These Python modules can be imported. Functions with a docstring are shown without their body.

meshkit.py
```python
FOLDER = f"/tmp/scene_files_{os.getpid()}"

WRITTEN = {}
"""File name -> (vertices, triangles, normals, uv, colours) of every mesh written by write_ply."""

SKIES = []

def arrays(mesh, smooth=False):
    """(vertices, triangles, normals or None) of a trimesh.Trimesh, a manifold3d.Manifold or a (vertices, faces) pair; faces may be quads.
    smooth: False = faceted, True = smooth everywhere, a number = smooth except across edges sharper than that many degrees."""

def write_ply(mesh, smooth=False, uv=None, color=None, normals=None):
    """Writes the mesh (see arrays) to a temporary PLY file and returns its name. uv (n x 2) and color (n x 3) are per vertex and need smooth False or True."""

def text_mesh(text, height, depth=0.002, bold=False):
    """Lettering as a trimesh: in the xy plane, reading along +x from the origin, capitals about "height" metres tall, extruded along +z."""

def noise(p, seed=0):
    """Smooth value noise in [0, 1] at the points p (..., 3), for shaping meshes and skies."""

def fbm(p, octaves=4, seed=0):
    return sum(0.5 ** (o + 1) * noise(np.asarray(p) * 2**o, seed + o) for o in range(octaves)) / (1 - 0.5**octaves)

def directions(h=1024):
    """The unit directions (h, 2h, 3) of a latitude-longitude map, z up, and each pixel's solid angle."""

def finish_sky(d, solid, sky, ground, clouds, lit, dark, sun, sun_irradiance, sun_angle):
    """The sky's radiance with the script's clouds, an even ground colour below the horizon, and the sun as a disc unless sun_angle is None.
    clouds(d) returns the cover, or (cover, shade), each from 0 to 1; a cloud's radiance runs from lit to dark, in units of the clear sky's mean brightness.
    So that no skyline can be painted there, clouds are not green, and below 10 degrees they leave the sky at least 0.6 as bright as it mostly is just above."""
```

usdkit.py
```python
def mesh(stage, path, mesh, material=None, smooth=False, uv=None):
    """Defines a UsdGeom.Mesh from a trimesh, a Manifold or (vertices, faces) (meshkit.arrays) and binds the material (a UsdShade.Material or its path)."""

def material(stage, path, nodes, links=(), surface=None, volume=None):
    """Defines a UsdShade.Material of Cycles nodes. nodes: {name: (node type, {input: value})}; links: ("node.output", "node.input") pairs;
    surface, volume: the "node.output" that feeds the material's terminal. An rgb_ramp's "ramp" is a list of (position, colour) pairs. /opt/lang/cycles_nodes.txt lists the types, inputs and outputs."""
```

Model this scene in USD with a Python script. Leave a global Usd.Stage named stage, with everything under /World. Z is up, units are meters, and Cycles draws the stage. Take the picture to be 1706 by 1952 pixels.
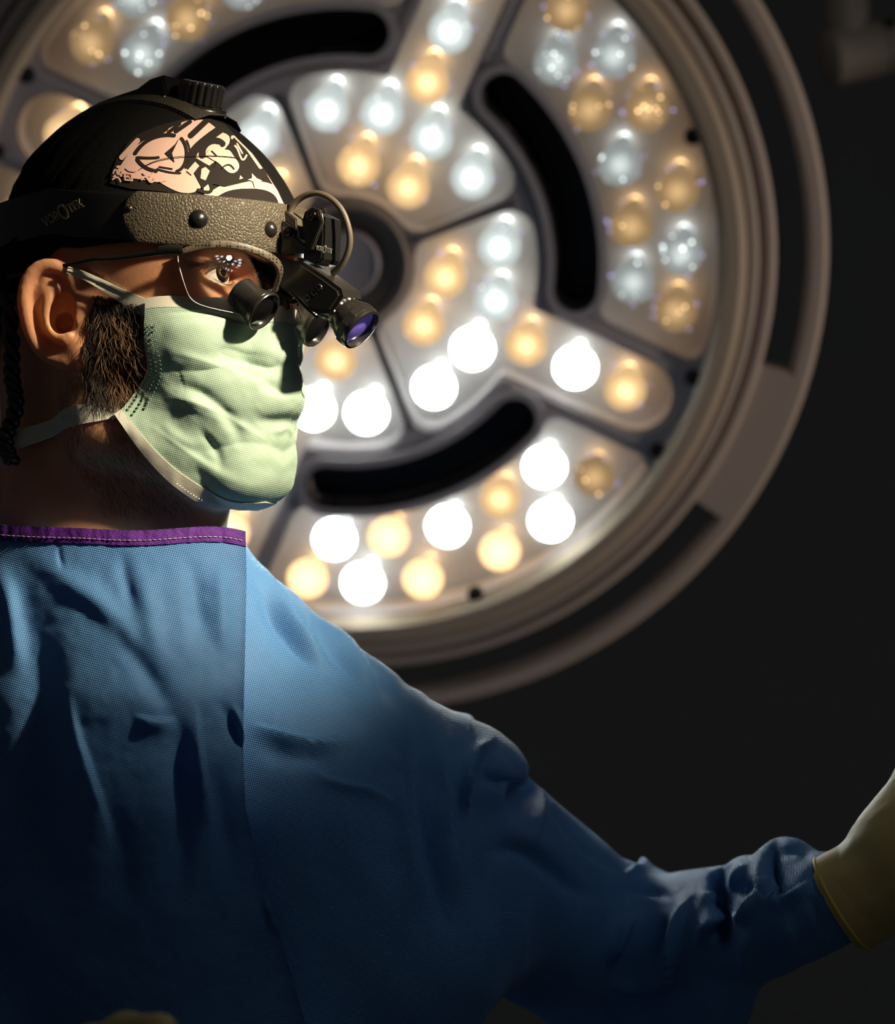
import math, random
import numpy as np
import trimesh, shapely
import shapely.geometry as sg
from shapely import affinity
from scipy.ndimage import map_coordinates
from scipy.spatial import Delaunay
import usdkit, meshkit
from pxr import Usd, UsdGeom, UsdLux, UsdShade, Gf, Sdf, Vt

random.seed(7); rng = np.random.default_rng(7)
stage = Usd.Stage.CreateInMemory()
UsdGeom.SetStageUpAxis(stage, UsdGeom.Tokens.z); UsdGeom.SetStageMetersPerUnit(stage, 1.0)
UsdGeom.Xform.Define(stage, '/World'); UsdGeom.Scope.Define(stage, '/World/Looks')
V = lambda *a: np.array(a, float)

# ------------------------------------------------------------------ camera, sky, lights, exposure
FPX = 4800.0; CX, CY = 853.0, 976.0
CAM = V(0, -1.5, 1.5)
cam = UsdGeom.Camera.Define(stage, '/World/Camera')
cam.AddTranslateOp().Set(Gf.Vec3d(*CAM)); cam.AddRotateXOp().Set(90.0)
cam.CreateFocalLengthAttr(100.0)
cam.CreateHorizontalApertureAttr(1706 / FPX * 100); cam.CreateVerticalApertureAttr(1952 / FPX * 100)
cam.CreateClippingRangeAttr(Gf.Vec2f(0.05, 50))
cam.CreateFStopAttr(6.2); cam.CreateFocusDistanceAttr(1.425)
cam.CreateExposureAttr(0.0)

dome = UsdLux.DomeLight.Define(stage, '/World/DomeLight')
dome.CreateIntensityAttr(1.0); dome.CreateColorAttr(Gf.Vec3f(0.0075, 0.0075, 0.0076))

def spot(name, pos, target, intensity, color, angle, soft, radius):
    l = UsdLux.SphereLight.Define(stage, '/World/' + name)
    l.CreateRadiusAttr(radius); l.CreateIntensityAttr(intensity); l.CreateColorAttr(Gf.Vec3f(*color)); l.CreateNormalizeAttr(True)
    sh = UsdLux.ShapingAPI.Apply(l.GetPrim()); sh.CreateShapingConeAngleAttr(angle); sh.CreateShapingConeSoftnessAttr(soft)
    m = Gf.Matrix4d().SetLookAt(Gf.Vec3d(*pos), Gf.Vec3d(*target), Gf.Vec3d(0, 0, 1)).GetInverse()
    l.AddTransformOp().Set(m); return l
KEY_AIM = V(-0.070, -0.07, 1.618)
KEY_DIR = V(0.69, -0.40, 0.57); KEY_DIR /= np.linalg.norm(KEY_DIR)
KEY_POS = KEY_AIM + 0.95 * KEY_DIR
spot('key_spot', KEY_POS - 0.05 * KEY_DIR, KEY_AIM, 40.0, (1.0, 0.82, 0.56), 11.5, 1.0, 0.03)
# added unseen fill, right of frame, to brighten the face of the lamp head
spot('room_spot', V(2.4, -0.2, 1.2), V(-0.1, 0.63, 1.7), 21.0, (1.0, 0.84, 0.72), 13.0, 0.4, 0.12)

# ------------------------------------------------------------------ helpers: projection
def ray(px, py): return np.stack([(np.asarray(px, float) - CX) / FPX, np.ones_like(np.asarray(px, float)), -(np.asarray(py, float) - CY) / FPX], -1)
def P(px, py, y): return CAM + ray(px, py) * (np.asarray(y, float)[..., None] + 1.5)
def proj(p):
    p = np.asarray(p, float); d = p[..., 1] + 1.5
    return np.stack([CX + p[..., 0] / d * FPX, CY - (p[..., 2] - 1.5) / d * FPX], -1)
PSI = math.radians(28.0)
HO = V(-0.187, 0.0, 1.612)
FW, LF, UP = V(math.cos(PSI), -math.sin(PSI), 0), V(math.sin(PSI), math.cos(PSI), 0), V(0, 0, 1)
HM = np.stack([FW, LF, UP])            # rows
def to_head(p): return (np.asarray(p, float) - HO) @ HM.T
def to_world(q): return np.asarray(q, float) @ HM + HO
def hp(px, py, yp):
    """the point seen at (px, py) on the plane y' = yp of the head frame, in head coordinates"""
    d = ray(px, py); t = (np.asarray(yp, float) - (CAM - HO) @ LF) / (d @ LF)
    return to_head(CAM + d * t[..., None])

# ------------------------------------------------------------------ helpers: USD things
used = {}
def path_for(parent, name):
    n = used.setdefault((parent, name), 0); used[(parent, name)] += 1
    return f'{parent}/{name}' if n == 0 else f'{parent}/{name}_{n:03d}'
def tag(p, label=None, cat=None, group=None, kind=None):
    p = p.GetPrim() if hasattr(p, 'GetPrim') else p
    for k, v in (('label', label), ('category', cat), ('group', group), ('kind', kind)):
        if v: p.SetCustomDataByKey(k, v)
ORIGIN = {}
def thing(name, label, cat, loc, group=None):
    p = path_for('/World', name); x = UsdGeom.Xform.Define(stage, p); x.AddTranslateOp().Set(Gf.Vec3d(*map(float, loc)))
    ORIGIN[p] = np.asarray(loc, float); tag(x, label, cat, group); return p
def top(p): return '/'.join(p.split('/')[:3])
def va(m):
    if hasattr(m, 'to_mesh'):
        k = m.to_mesh(); return np.array(k.vert_properties[:, :3], float), np.array(k.tri_verts)
    if isinstance(m, (tuple, list)):
        v, f = np.asarray(m[0], float), np.asarray(m[1], int)
        if f.shape[1] == 4: f = np.vstack([f[:, [0, 1, 2]], f[:, [0, 2, 3]]])
        return v, f
    return np.array(m.vertices, float), np.array(m.faces)
def cat(ms):
    vs, fs, n = [], [], 0
    for m in ms:
        v, f = va(m); vs.append(v); fs.append(f + n); n += len(v)
    return np.vstack(vs), np.vstack(fs)
def part(parent, name, m, mat, smooth=True, label=None, kind=None):
    """one Mesh of world-space vertices under its thing (or at /World)"""
    p = path_for(parent, name); v, f = va(m)
    usdkit.mesh(stage, p, (v - ORIGIN.get(top(parent + '/x'), V(0, 0, 0)), f), L[mat], smooth=smooth)
    tag(stage.GetPrimAtPath(p), label=label, kind=kind); return p
def hpart(parent, name, m, mat, smooth=True, label=None, kind=None):
    v, f = va(m); return part(parent, name, (to_world(v), f), mat, smooth, label, kind)

# ------------------------------------------------------------------ helpers: meshes
def tube(pts, r, n=10, closed=False, caps=True):
    pts = np.asarray(pts, float); m = len(pts); r = np.broadcast_to(np.asarray(r, float), (m,))
    t = np.gradient(pts, axis=0) if not closed else np.roll(pts, -1, 0) - np.roll(pts, 1, 0)
    t /= np.linalg.norm(t, axis=1, keepdims=True) + 1e-12
    u = np.cross(t[0], V(0, 0, 1) if abs(t[0, 2]) < .9 else V(1, 0, 0)); u /= np.linalg.norm(u)
    us = []
    for k in range(m):
        u = u - t[k] * (u @ t[k]); u /= np.linalg.norm(u); us.append(u)
    us = np.array(us); w = np.cross(t, us); a = np.linspace(0, 2 * np.pi, n, endpoint=False)
    v = (pts[:, None] + r[:, None, None] * (np.cos(a)[None, :, None] * us[:, None] + np.sin(a)[None, :, None] * w[:, None])).reshape(-1, 3)
    f = []
    for k in range(m if closed else m - 1):
        k2 = (k + 1) % m
        for j in range(n):
            j2 = (j + 1) % n; f.append([k * n + j, k * n + j2, k2 * n + j2, k2 * n + j])
    f = np.array(f); f = np.vstack([f[:, [0, 1, 2]], f[:, [0, 2, 3]]])
    if caps and not closed:
        v = np.vstack([v, pts[:1], pts[-1:]]); c = m * n
        f = np.vstack([f, [[c, (j + 1) % n, j] for j in range(n)], [[c + 1, (m - 1) * n + j, (m - 1) * n + (j + 1) % n] for j in range(n)]])
    return v, f
def spline(pts, n=40):
    pts = np.asarray(pts, float); d = np.r_[0, np.cumsum(np.linalg.norm(np.diff(pts, axis=0), axis=1) ** .5)]
    from scipy.interpolate import CubicSpline
    return CubicSpline(d, pts)(np.linspace(0, d[-1], n))
def frame(axis, upish=(0, 0, 1)):
    z = np.asarray(axis, float); z = z / np.linalg.norm(z); x = np.cross(upish, z)
    if np.linalg.norm(x) < 1e-6: x = np.cross((1, 0, 0), z)
    x /= np.linalg.norm(x); return np.stack([x, np.cross(z, x), z], 1)
def lathe(profile, n=40, o=(0, 0, 0), axis=(0, 0, 1), upish=(0, 0, 1), a0=0, a1=2 * np.pi):
    """profile: (r, h) pairs; revolved about axis through o"""
    pr = np.asarray(profile, float); full = abs(a1 - a0 - 2 * np.pi) < 1e-6
    a = np.linspace(a0, a1, n, endpoint=not full); m = len(pr)
    v = np.stack([np.outer(np.cos(a), pr[:, 0]), np.outer(np.sin(a), pr[:, 0]), np.outer(np.ones(n), pr[:, 1])], -1).reshape(-1, 3)
    i, j = np.meshgrid(np.arange(n if full else n - 1), np.arange(m - 1), indexing='ij'); i2 = (i + 1) % n
    f = np.stack([i * m + j, i2 * m + j, i2 * m + j + 1, i * m + j + 1], -1).reshape(-1, 4)
    return v @ frame(axis, upish).T + np.asarray(o), f
def box(c, s, R=None, bev=0.0):
    c = np.asarray(c, float); s = np.asarray(s, float)
    if bev:
        import manifold3d as m3
        pts = []
        for sx in (-1, 1):
            for sy in (-1, 1):
                for sz in (-1, 1):
                    h = s / 2 * (sx, sy, sz)
                    for k in range(3):
                        q = h.copy()
                        for j in range(3):
                            if j != k: q[j] -= math.copysign(bev, q[j])
                        pts.append(q)
        m = trimesh.convex.convex_hull(np.array(pts)); v, f = np.array(m.vertices), np.array(m.faces)
    else:
        b = trimesh.creation.box(s); v, f = np.array(b.vertices), np.array(b.faces)
    if R is not None: v = v @ np.asarray(R).T
    return v + c, f
def grid_faces(n, m, flip=False):
    i, j = np.meshgrid(np.arange(n - 1), np.arange(m - 1), indexing='ij')
    f = np.stack([i * m + j, (i + 1) * m + j, (i + 1) * m + j + 1, i * m + j + 1], -1).reshape(-1, 4)
    return f[:, ::-1] if flip else f
def vnormals(v, f):
    n = np.zeros_like(v); c = np.cross(v[f[:, 1]] - v[f[:, 0]], v[f[:, 2]] - v[f[:, 0]])
    for k in range(3): np.add.at(n, f[:, k], c)
    return n / np.maximum(np.linalg.norm(n, axis=1, keepdims=True), 1e-12)
def sheet(g, th):
    """closed sheet of thickness th from a point grid (n, m, 3); th goes along minus the normal"""
    n, m, _ = g.shape; v = g.reshape(-1, 3); q = grid_faces(n, m); t = np.vstack([q[:, [0, 1, 2]], q[:, [0, 2, 3]]])
    nn = vnormals(v, t); b = v - nn * th; N = n * m
    ring = [i * m for i in range(n)] + [(n - 1) * m + j for j in range(1, m)] + [i * m + m - 1 for i in range(n - 2, -1, -1)] + [j for j in range(m - 2, 0, -1)]
    e = [[a, ring[(k + 1) % len(ring)], ring[(k + 1) % len(ring)] + N, a + N][::-1] for k, a in enumerate(ring)]; e = np.array(e)
    return np.vstack([v, b]), np.vstack([t, t[:, ::-1] + N, e[:, [0, 1, 2]], e[:, [0, 2, 3]]])
def extrude(poly, z0, z1):
    ms = []
    for g in getattr(poly, 'geoms', [poly]):
        if g.is_empty or g.area < 1e-9: continue
        m = trimesh.creation.extrude_polygon(g, z1 - z0, engine='earcut'); ms.append((np.array(m.vertices) + (0, 0, z0), np.array(m.faces)))
    return cat(ms)
def plate(pts, y0, y1, bev=0.0):
    """pixel outline on the head's sagittal plane, extruded from y'=y0 to y1 (head coordinates)"""
    pts = np.asarray(pts, float); q = hp(pts[:, 0], pts[:, 1], np.full(len(pts), (y0 + y1) / 2))
    pg = sg.Polygon(q[:, [0, 2]]).buffer(0)
    ms = []
    if bev: ms = [extrude(pg.buffer(-bev), y0, y1), extrude(pg, y0 + bev, y1 - bev)]
    else: ms = [extrude(pg, y0, y1)]
    v, f = cat(ms); return v[:, [0, 2, 1]], f[:, ::-1]

# ------------------------------------------------------------------ helpers: distance fields
class Field:
    def __init__(s, xs, ys, zs): s.ax = [np.asarray(a, np.float32) for a in (xs, ys, zs)]; s.d = np.full([len(a) for a in s.ax], 0.06, np.float32)
    def add(s, fn, lo, hi, k=0.0, op='u', pad=0.02):
        sl = []
        for a, l, h in zip(s.ax, lo, hi):
            i0, i1 = np.searchsorted(a, l - pad - k), np.searchsorted(a, h + pad + k); sl.append(slice(max(i0, 0), min(i1, len(a))))
        if any(q.stop <= q.start for q in sl): return
        sl = tuple(sl); X, Y, Z = np.meshgrid(*[a[q] for a, q in zip(s.ax, sl)], indexing='ij', sparse=True)
        b = fn(X, Y, Z).astype(np.float32); a = s.d[sl]
        if op == 's': b = -b
        h = np.maximum(k - np.abs(a - b), 0) / k if k > 0 else 0
        r = (np.minimum(a, b) - h * h * k * .25) if op == 'u' else (np.maximum(a, b) + h * h * k * .25)
        s.d[sl] = r
    def ell(s, c, r, k=0.01, op='u', R=None):
        c, r = np.asarray(c, float), np.asarray(r, float)
        def fn(X, Y, Z):
            x, y, z = X - c[0], Y - c[1], Z - c[2]
            if R is not None: x, y, z = [R[0, i] * x + R[1, i] * y + R[2, i] * z for i in range(3)]
            k0 = np.sqrt((x / r[0]) ** 2 + (y / r[1]) ** 2 + (z / r[2]) ** 2); k1 = np.sqrt((x / r[0] ** 2) ** 2 + (y / r[1] ** 2) ** 2 + (z / r[2] ** 2) ** 2)
            return k0 * (k0 - 1) / np.maximum(k1, 1e-6)
        e = r if R is None else np.full(3, r.max()); s.add(fn, c - e, c + e, k, op)
    def cap(s, a, b, ra, rb=None, k=0.01, op='u'):
        a, b = np.asarray(a, float), np.asarray(b, float); rb = ra if rb is None else rb; ba = b - a; L2 = ba @ ba + 1e-12
        def fn(X, Y, Z):
            h = np.clip(((X - a[0]) * ba[0] + (Y - a[1]) * ba[1] + (Z - a[2]) * ba[2]) / L2, 0, 1)
            return np.sqrt((X - a[0] - h * ba[0]) ** 2 + (Y - a[1] - h * ba[1]) ** 2 + (Z - a[2] - h * ba[2]) ** 2) - (ra + (rb - ra) * h)
        m = max(ra, rb); s.add(fn, np.minimum(a, b) - m, np.maximum(a, b) + m, k, op)
    def chain(s, pts, rs, k=0.004, op='u'):
        rs = np.broadcast_to(rs, (len(pts),))
        for i in range(len(pts) - 1): s.cap(pts[i], pts[i + 1], rs[i], rs[i + 1], k, op)
    def at(s, p):
        p = np.asarray(p, float); c = [np.interp(p[..., i], s.ax[i], np.arange(len(s.ax[i]))) for i in range(3)]
        return map_coordinates(s.d, c, order=1, mode='nearest')
    def normal(s, p, e=0.002):
        g = np.stack([s.at(p + np.eye(3)[i] * e) - s.at(p - np.eye(3)[i] * e) for i in range(3)], -1); return g / np.maximum(np.linalg.norm(g, axis=-1, keepdims=True), 1e-9)
    def hit(s, o, d, t0, t1, level=0.0, n=160):
        """first point along rays where the field falls below level; nan where none"""
        d = d / np.linalg.norm(d, axis=-1, keepdims=True); ts = np.linspace(t0, t1, n); prev = None; t = np.full(len(d), np.nan)
        for k, tt in enumerate(ts):
            cur = s.at(o + d * tt) - level
            if prev is not None:
                new = np.isnan(t) & (cur <= 0) & (prev > 0); t[new] = ts[k - 1] + (ts[k] - ts[k - 1]) * prev[new] / (prev[new] - cur[new])
            prev = cur
        return o + d * t[:, None]
    def mesh(s, level=0.0, extra=None):
        d = s.d - level
        if extra is not None: d = np.maximum(d, extra)
        d = np.pad(d, 1, constant_values=0.06); ax = [np.r_[2 * a[0] - a[1], a, 2 * a[-1] - a[-2]] for a in s.ax]
        return surface_nets(d, ax)
def surface_nets(d, ax):
    ins = d < 0; nx, ny, nz = d.shape
    c = np.zeros((nx - 1, ny - 1, nz - 1), np.uint8)
    for a in (0, 1):
        for b in (0, 1):
            for e in (0, 1): c += ins[a:nx - 1 + a, b:ny - 1 + b, e:nz - 1 + e]
    I, J, K = np.nonzero((c > 0) & (c < 8)); idx = np.full(c.shape, -1, np.int32); idx[I, J, K] = np.arange(len(I))
    acc = np.zeros((len(I), 3)); cnt = np.zeros(len(I))
    for axis in range(3):
        o = [q for q in range(3) if q != axis]
        for a in (0, 1):
            for b in (0, 1):
                p0 = [I.copy(), J.copy(), K.copy()]; p0[o[0]] += a; p0[o[1]] += b; p1 = [q.copy() for q in p0]; p1[axis] += 1
                d0, d1 = d[tuple(p0)], d[tuple(p1)]; m = (d0 < 0) != (d1 < 0); t = np.where(m, d0 / np.where(m, d0 - d1, 1), 0)
                pos = np.stack([ax[q][p0[q]] for q in range(3)], 1).astype(float); pos[:, axis] += t * (ax[axis][p1[axis]] - ax[axis][p0[axis]])
                acc += pos * m[:, None]; cnt += m
    v = acc / cnt[:, None]; fs = []
    for axis in range(3):
        o = [(axis + 1) % 3, (axis + 2) % 3]
        s0 = [slice(1, -1)] * 3; s1 = [slice(1, -1)] * 3; s0[axis] = slice(0, -1); s1[axis] = slice(1, None)
        a, b = ins[tuple(s0)], ins[tuple(s1)]
        for flip, m in ((False, a & ~b), (True, ~a & b)):
            q = np.array(np.nonzero(m)); q[o[0]] += 1; q[o[1]] += 1
            def cell(da, db):
                r = q.copy(); r[o[0]] += da; r[o[1]] += db; return idx[tuple(r)]
            f = np.stack([cell(-1, -1), cell(0, -1), cell(0, 0), cell(-1, 0)], 1); fs.append(f[:, ::-1] if flip else f)
    f = np.vstack(fs); f = np.vstack([f[:, [0, 1, 2]], f[:, [0, 2, 3]]])
    return v, f
def smooth_mesh(v, f, it=4, lam=0.5, mu=-0.52):
    e = np.vstack([f[:, [0, 1]], f[:, [1, 2]], f[:, [2, 0]]]); e = np.vstack([e, e[:, ::-1]]); n = len(v)
    deg = np.bincount(e[:, 0], minlength=n)[:, None]
    for k in range(it):
        for l in (lam, mu):
            s = np.stack([np.bincount(e[:, 0], v[e[:, 1], q], n) for q in range(3)], 1) / np.maximum(deg, 1); v = v + l * (s - v)
    return v
def fold_disp(uv, folds):
    """relief in metres at the 2-D points uv. folds: (polyline, width, height, shape); shape r: ridge, s: step up on the line's left, a: one-sided ridge"""
    out = np.zeros(len(uv))
    for line, w, h, kind in folds:
        line = np.asarray(line, float)
        if len(line) > 2: line = spline(line, 6 * len(line))
        lo, hi = line.min(0) - 5 * w, line.max(0) + 5 * w
        near = np.nonzero((uv > lo).all(1) & (uv < hi).all(1))[0]
        if not len(near): continue
        p = uv[near]; best = np.full(len(near), 1e9); sd = np.zeros(len(near)); al = np.zeros(len(near))
        seg = np.linalg.norm(np.diff(line, axis=0), axis=1); acc = np.r_[0, np.cumsum(seg)]
        for i in range(len(line) - 1):
            a, b = line[i], line[i + 1]; ab = b - a; t = np.clip(((p - a) @ ab) / (ab @ ab + 1e-9), 0, 1); q = p - a - t[:, None] * ab
            dd = np.hypot(q[:, 0], q[:, 1]); m = dd < best; best[m] = dd[m]; cr = ab[0] * q[:, 1] - ab[1] * q[:, 0]; sd[m] = np.sign(cr[m]); al[m] = acc[i] + t[m] * seg[i]
        u = al / acc[-1]; env = np.clip(np.minimum(u, 1 - u) / .40, 0, 1); env = env * env * (3 - 2 * env)
        x = best / w
        if kind == 'r': pr = np.exp(-x * x)
        elif kind == 'a': pr = np.where(sd > 0, np.exp(-(x / 2.6) ** 2), np.exp(-(x / .55) ** 2))
        else: pr = np.where(sd > 0, np.exp(-x / 2.2) * np.clip(x / .25, 0, 1), 0)
        out[near] += h * pr * env
    return out
def decal(poly, surf_hit, step=4.0, seg=2.0):
    """pixel polygon (shapely) -> sheet mesh lying on a surface; surf_hit(px, py) gives points or nan"""
    vs, fs, n = [], [], 0
    for g in getattr(poly, 'geoms', [poly]):
        if g.is_empty or g.area < 1: continue
        g = g.segmentize(seg); b = [np.array(g.exterior.coords)[:-1]] + [np.array(r.coords)[:-1] for r in g.interiors]; b = np.vstack(b)
        x0, y0, x1, y1 = g.bounds; gx, gy = np.meshgrid(np.arange(x0, x1, step), np.arange(y0, y1, step)); pts = np.c_[gx.ravel(), gy.ravel()]
        pts = pts[shapely.contains_xy(g.buffer(-seg * .6), pts[:, 0], pts[:, 1])]; pts = np.vstack([b, pts]); pts = np.unique(pts.round(3), axis=0)
        if len(pts) < 4: continue
        tri = Delaunay(pts).simplices; cc = pts[tri].mean(1); tri = tri[shapely.contains_xy(g, cc[:, 0], cc[:, 1])]
        w = surf_hit(pts[:, 0], pts[:, 1]); ok = ~np.isnan(w[:, 0]); tri = tri[ok[tri].all(1)]
        if not len(tri): continue
        a, c, e = pts[tri[:, 0]], pts[tri[:, 1]], pts[tri[:, 2]]; cr = (c - a)[:, 0] * (e - a)[:, 1] - (c - a)[:, 1] * (e - a)[:, 0]
        tri[cr > 0] = tri[cr > 0][:, ::-1]           # pixel y points down: this turns the faces to the camera
        w = np.nan_to_num(w); vs.append(w); fs.append(tri + n); n += len(w)
    return np.vstack(vs), np.vstack(fs)

# ------------------------------------------------------------------ materials
L = {}
def mat(name, nodes, links, surface): L[name] = usdkit.material(stage, '/World/Looks/' + name, nodes, links, surface=surface)
def simple(name, color, rough=0.5, metal=0.0, spec=0.5, bump=None, var=0.0, vscale=40, **kw):
    n = {'p': ('principled_bsdf', {'base_color': color, 'roughness': rough, 'metallic': metal, 'specular_ior_level': spec, **kw}), 'g': ('geometry', {})}; l = []
    if var:
        n['vn'] = ('noise_texture', {'scale': vscale, 'detail': 3.0}); c = np.array(color)
        n['vr'] = ('rgb_ramp', {'ramp': [(0.3, tuple(c * (1 - var))), (0.7, tuple(np.minimum(c * (1 + var), 1)))]})
        l += [('g.position', 'vn.vector'), ('vn.fac', 'vr.fac'), ('vr.color', 'p.base_color')]
    if bump:
        kind, scale, st = bump
        if kind == 'noise': n['bn'] = ('noise_texture', {'scale': scale, 'detail': 3.0}); o = 'bn.fac'
        else: n['bn'] = ('voronoi_texture', {'scale': scale, 'feature': 'distance_to_edge'}); n['mr'] = ('map_range', {'from_min': 0.0, 'from_max': 0.25, 'clamp': True}); l += [('bn.distance', 'mr.value')]; o = 'mr.result'
        n['b'] = ('bump', {'strength': st, 'distance': 0.001}); l += [('g.position', 'bn.vector'), (o, 'b.height'), ('b.normal', 'p.normal')]
    mat(name, n, l, 'p.BSDF')
def woven(name, c0, c1, pitch, rough=0.6, st=0.5, trans=0.0, wr=None, sheen=0.0):
    """non-woven cloth with an embossed diamond dot pattern of the given pitch (m)"""
    k = 2 * math.pi / pitch
    n = {'g': ('geometry', {}), 'm': ('mapping', {'rotation': (0.0, math.radians(32), 0.0), 'scale': (k, k, k)}), 's': ('separate_xyz', {}),
         'a': ('math', {'math_type': 'sine'}), 'b': ('math', {'math_type': 'sine'}), 'c': ('math', {'math_type': 'multiply'}),
         'r': ('map_range', {'from_min': -0.5, 'from_max': 0.6, 'clamp': True}),
         'n': ('noise_texture', {'scale': 22.0, 'detail': 4.0}), 'nr': ('map_range', {'from_min': 0.3, 'from_max': 0.7, 'to_min': 0.0, 'to_max': 0.35, 'clamp': True}), 'ad': ('math', {'math_type': 'add'}),
         'cr': ('rgb_ramp', {'ramp': [(0.0, c0), (1.0, c1)]}), 'bm': ('bump', {'strength': st, 'distance': 0.0006}),
         'p': ('principled_bsdf', {'roughness': rough, 'specular_ior_level': 0.35, 'sheen_weight': sheen, 'sheen_roughness': 0.4})}
    l = [('g.position', 'm.vector'), ('m.vector', 's.vector'), ('s.x', 'a.value1'), ('s.z', 'b.value1'), ('a.value', 'c.value1'), ('b.value', 'c.value2'), ('c.value', 'r.value'),
         ('g.position', 'n.vector'), ('n.fac', 'nr.value'), ('r.result', 'ad.value1'), ('nr.result', 'ad.value2'), ('ad.value', 'cr.fac'), ('cr.color', 'p.base_color'), ('r.result', 'bm.height'), ('bm.normal', 'p.normal')]
    out = 'p.BSDF'
    if wr:
        n['w'] = ('noise_texture', {'scale': wr[0], 'detail': 3.0, 'distortion': 0.6}); n['wb'] = ('bump', {'strength': wr[1], 'distance': 0.004}); l += [('g.position', 'w.vector'), ('w.fac', 'wb.height'), ('wb.normal', 'bm.normal')]
    if trans:
        n['t'] = ('translucent_bsdf', {}); n['mx'] = ('mix_closure', {'fac': trans}); l += [('cr.color', 't.color'), ('p.BSDF', 'mx.closure1'), ('t.BSDF', 'mx.closure2')]; out = 'mx.closure'
    mat(name, n, l, out)
simple('wall_paint', (0.52, 0.52, 0.52), 0.9, spec=0.1, bump=('noise', 30, 0.1))
simple('floor_vinyl', (0.22, 0.23, 0.24), 0.5, var=0.15, vscale=6)
simple('lamp_grey', (0.50, 0.46, 0.47), 0.45)
simple('lamp_panel', (0.42, 0.395, 0.385), 0.5)
simple('lamp_beige', (0.50, 0.40, 0.29), 0.45)
simple('lamp_ring', (0.50, 0.41, 0.34), 0.45)
simple('lamp_dark', (0.16, 0.13, 0.10), 0.5); simple('lamp_hub', (0.42, 0.33, 0.26), 0.5); simple('lamp_inlay', (0.17, 0.16, 0.17), 0.5)
simple('rubber_black', (0.012, 0.012, 0.012), 0.6)
simple('arm_paint', (0.50, 0.43, 0.36), 0.4)
simple('skin', (0.52, 0.235, 0.125), 0.42, spec=0.4, bump=('noise', 900, 0.10), var=0.12, vscale=70, subsurface_weight=0.25, subsurface_radius=(1.0, 0.35, 0.2), subsurface_scale=0.004)
simple('hair_dark', (0.05, 0.028, 0.016), 0.45)
simple('beard_lit_hair', (0.30, 0.17, 0.09), 0.35); simple('beard_dark', (0.022, 0.012, 0.007), 0.5)  # first is a lighter copy for strands that catch the light
simple('cap_cloth', (0.007, 0.007, 0.007), 0.9, spec=0.1, bump=('noise', 500, 0.3))
simple('print_pink', (0.72, 0.47, 0.40), 0.75, spec=0.2, bump=('noise', 1500, 0.15))
simple('print_black', (0.018, 0.014, 0.012), 0.8, spec=0.2)
simple('leather', (0.072, 0.058, 0.037), 0.5, spec=0.5, bump=('voronoi', 520, 0.35))
simple('leather_crown', (0.04, 0.034, 0.025), 0.55, bump=('voronoi', 520, 0.35))
simple('plastic_black', (0.010, 0.010, 0.010), 0.28, spec=0.6, bump=('noise', 300, 0.08))
simple('metal_black', (0.018, 0.017, 0.016), 0.24, metal=0.0, spec=0.9)
simple('steel_dark', (0.10, 0.09, 0.08), 0.2, metal=1.0)
simple('steel', (0.55, 0.5, 0.42), 0.25, metal=1.0)
simple('cable_rubber', (0.10, 0.085, 0.06), 0.5, bump=('noise', 700, 0.1))
simple('text_gold', (0.36, 0.29, 0.16), 0.5)
simple('text_white', (0.85, 0.85, 0.82), 0.5)
simple('eye_white', (0.78, 0.72, 0.66), 0.12, spec=0.6)
simple('iris_brown', (0.16, 0.09, 0.045), 0.15)
simple('pupil_black', (0.004, 0.004, 0.004), 0.08)
simple('glove_latex', (0.55, 0.42, 0.16), 0.5, bump=('noise', 120, 0.15))
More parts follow.
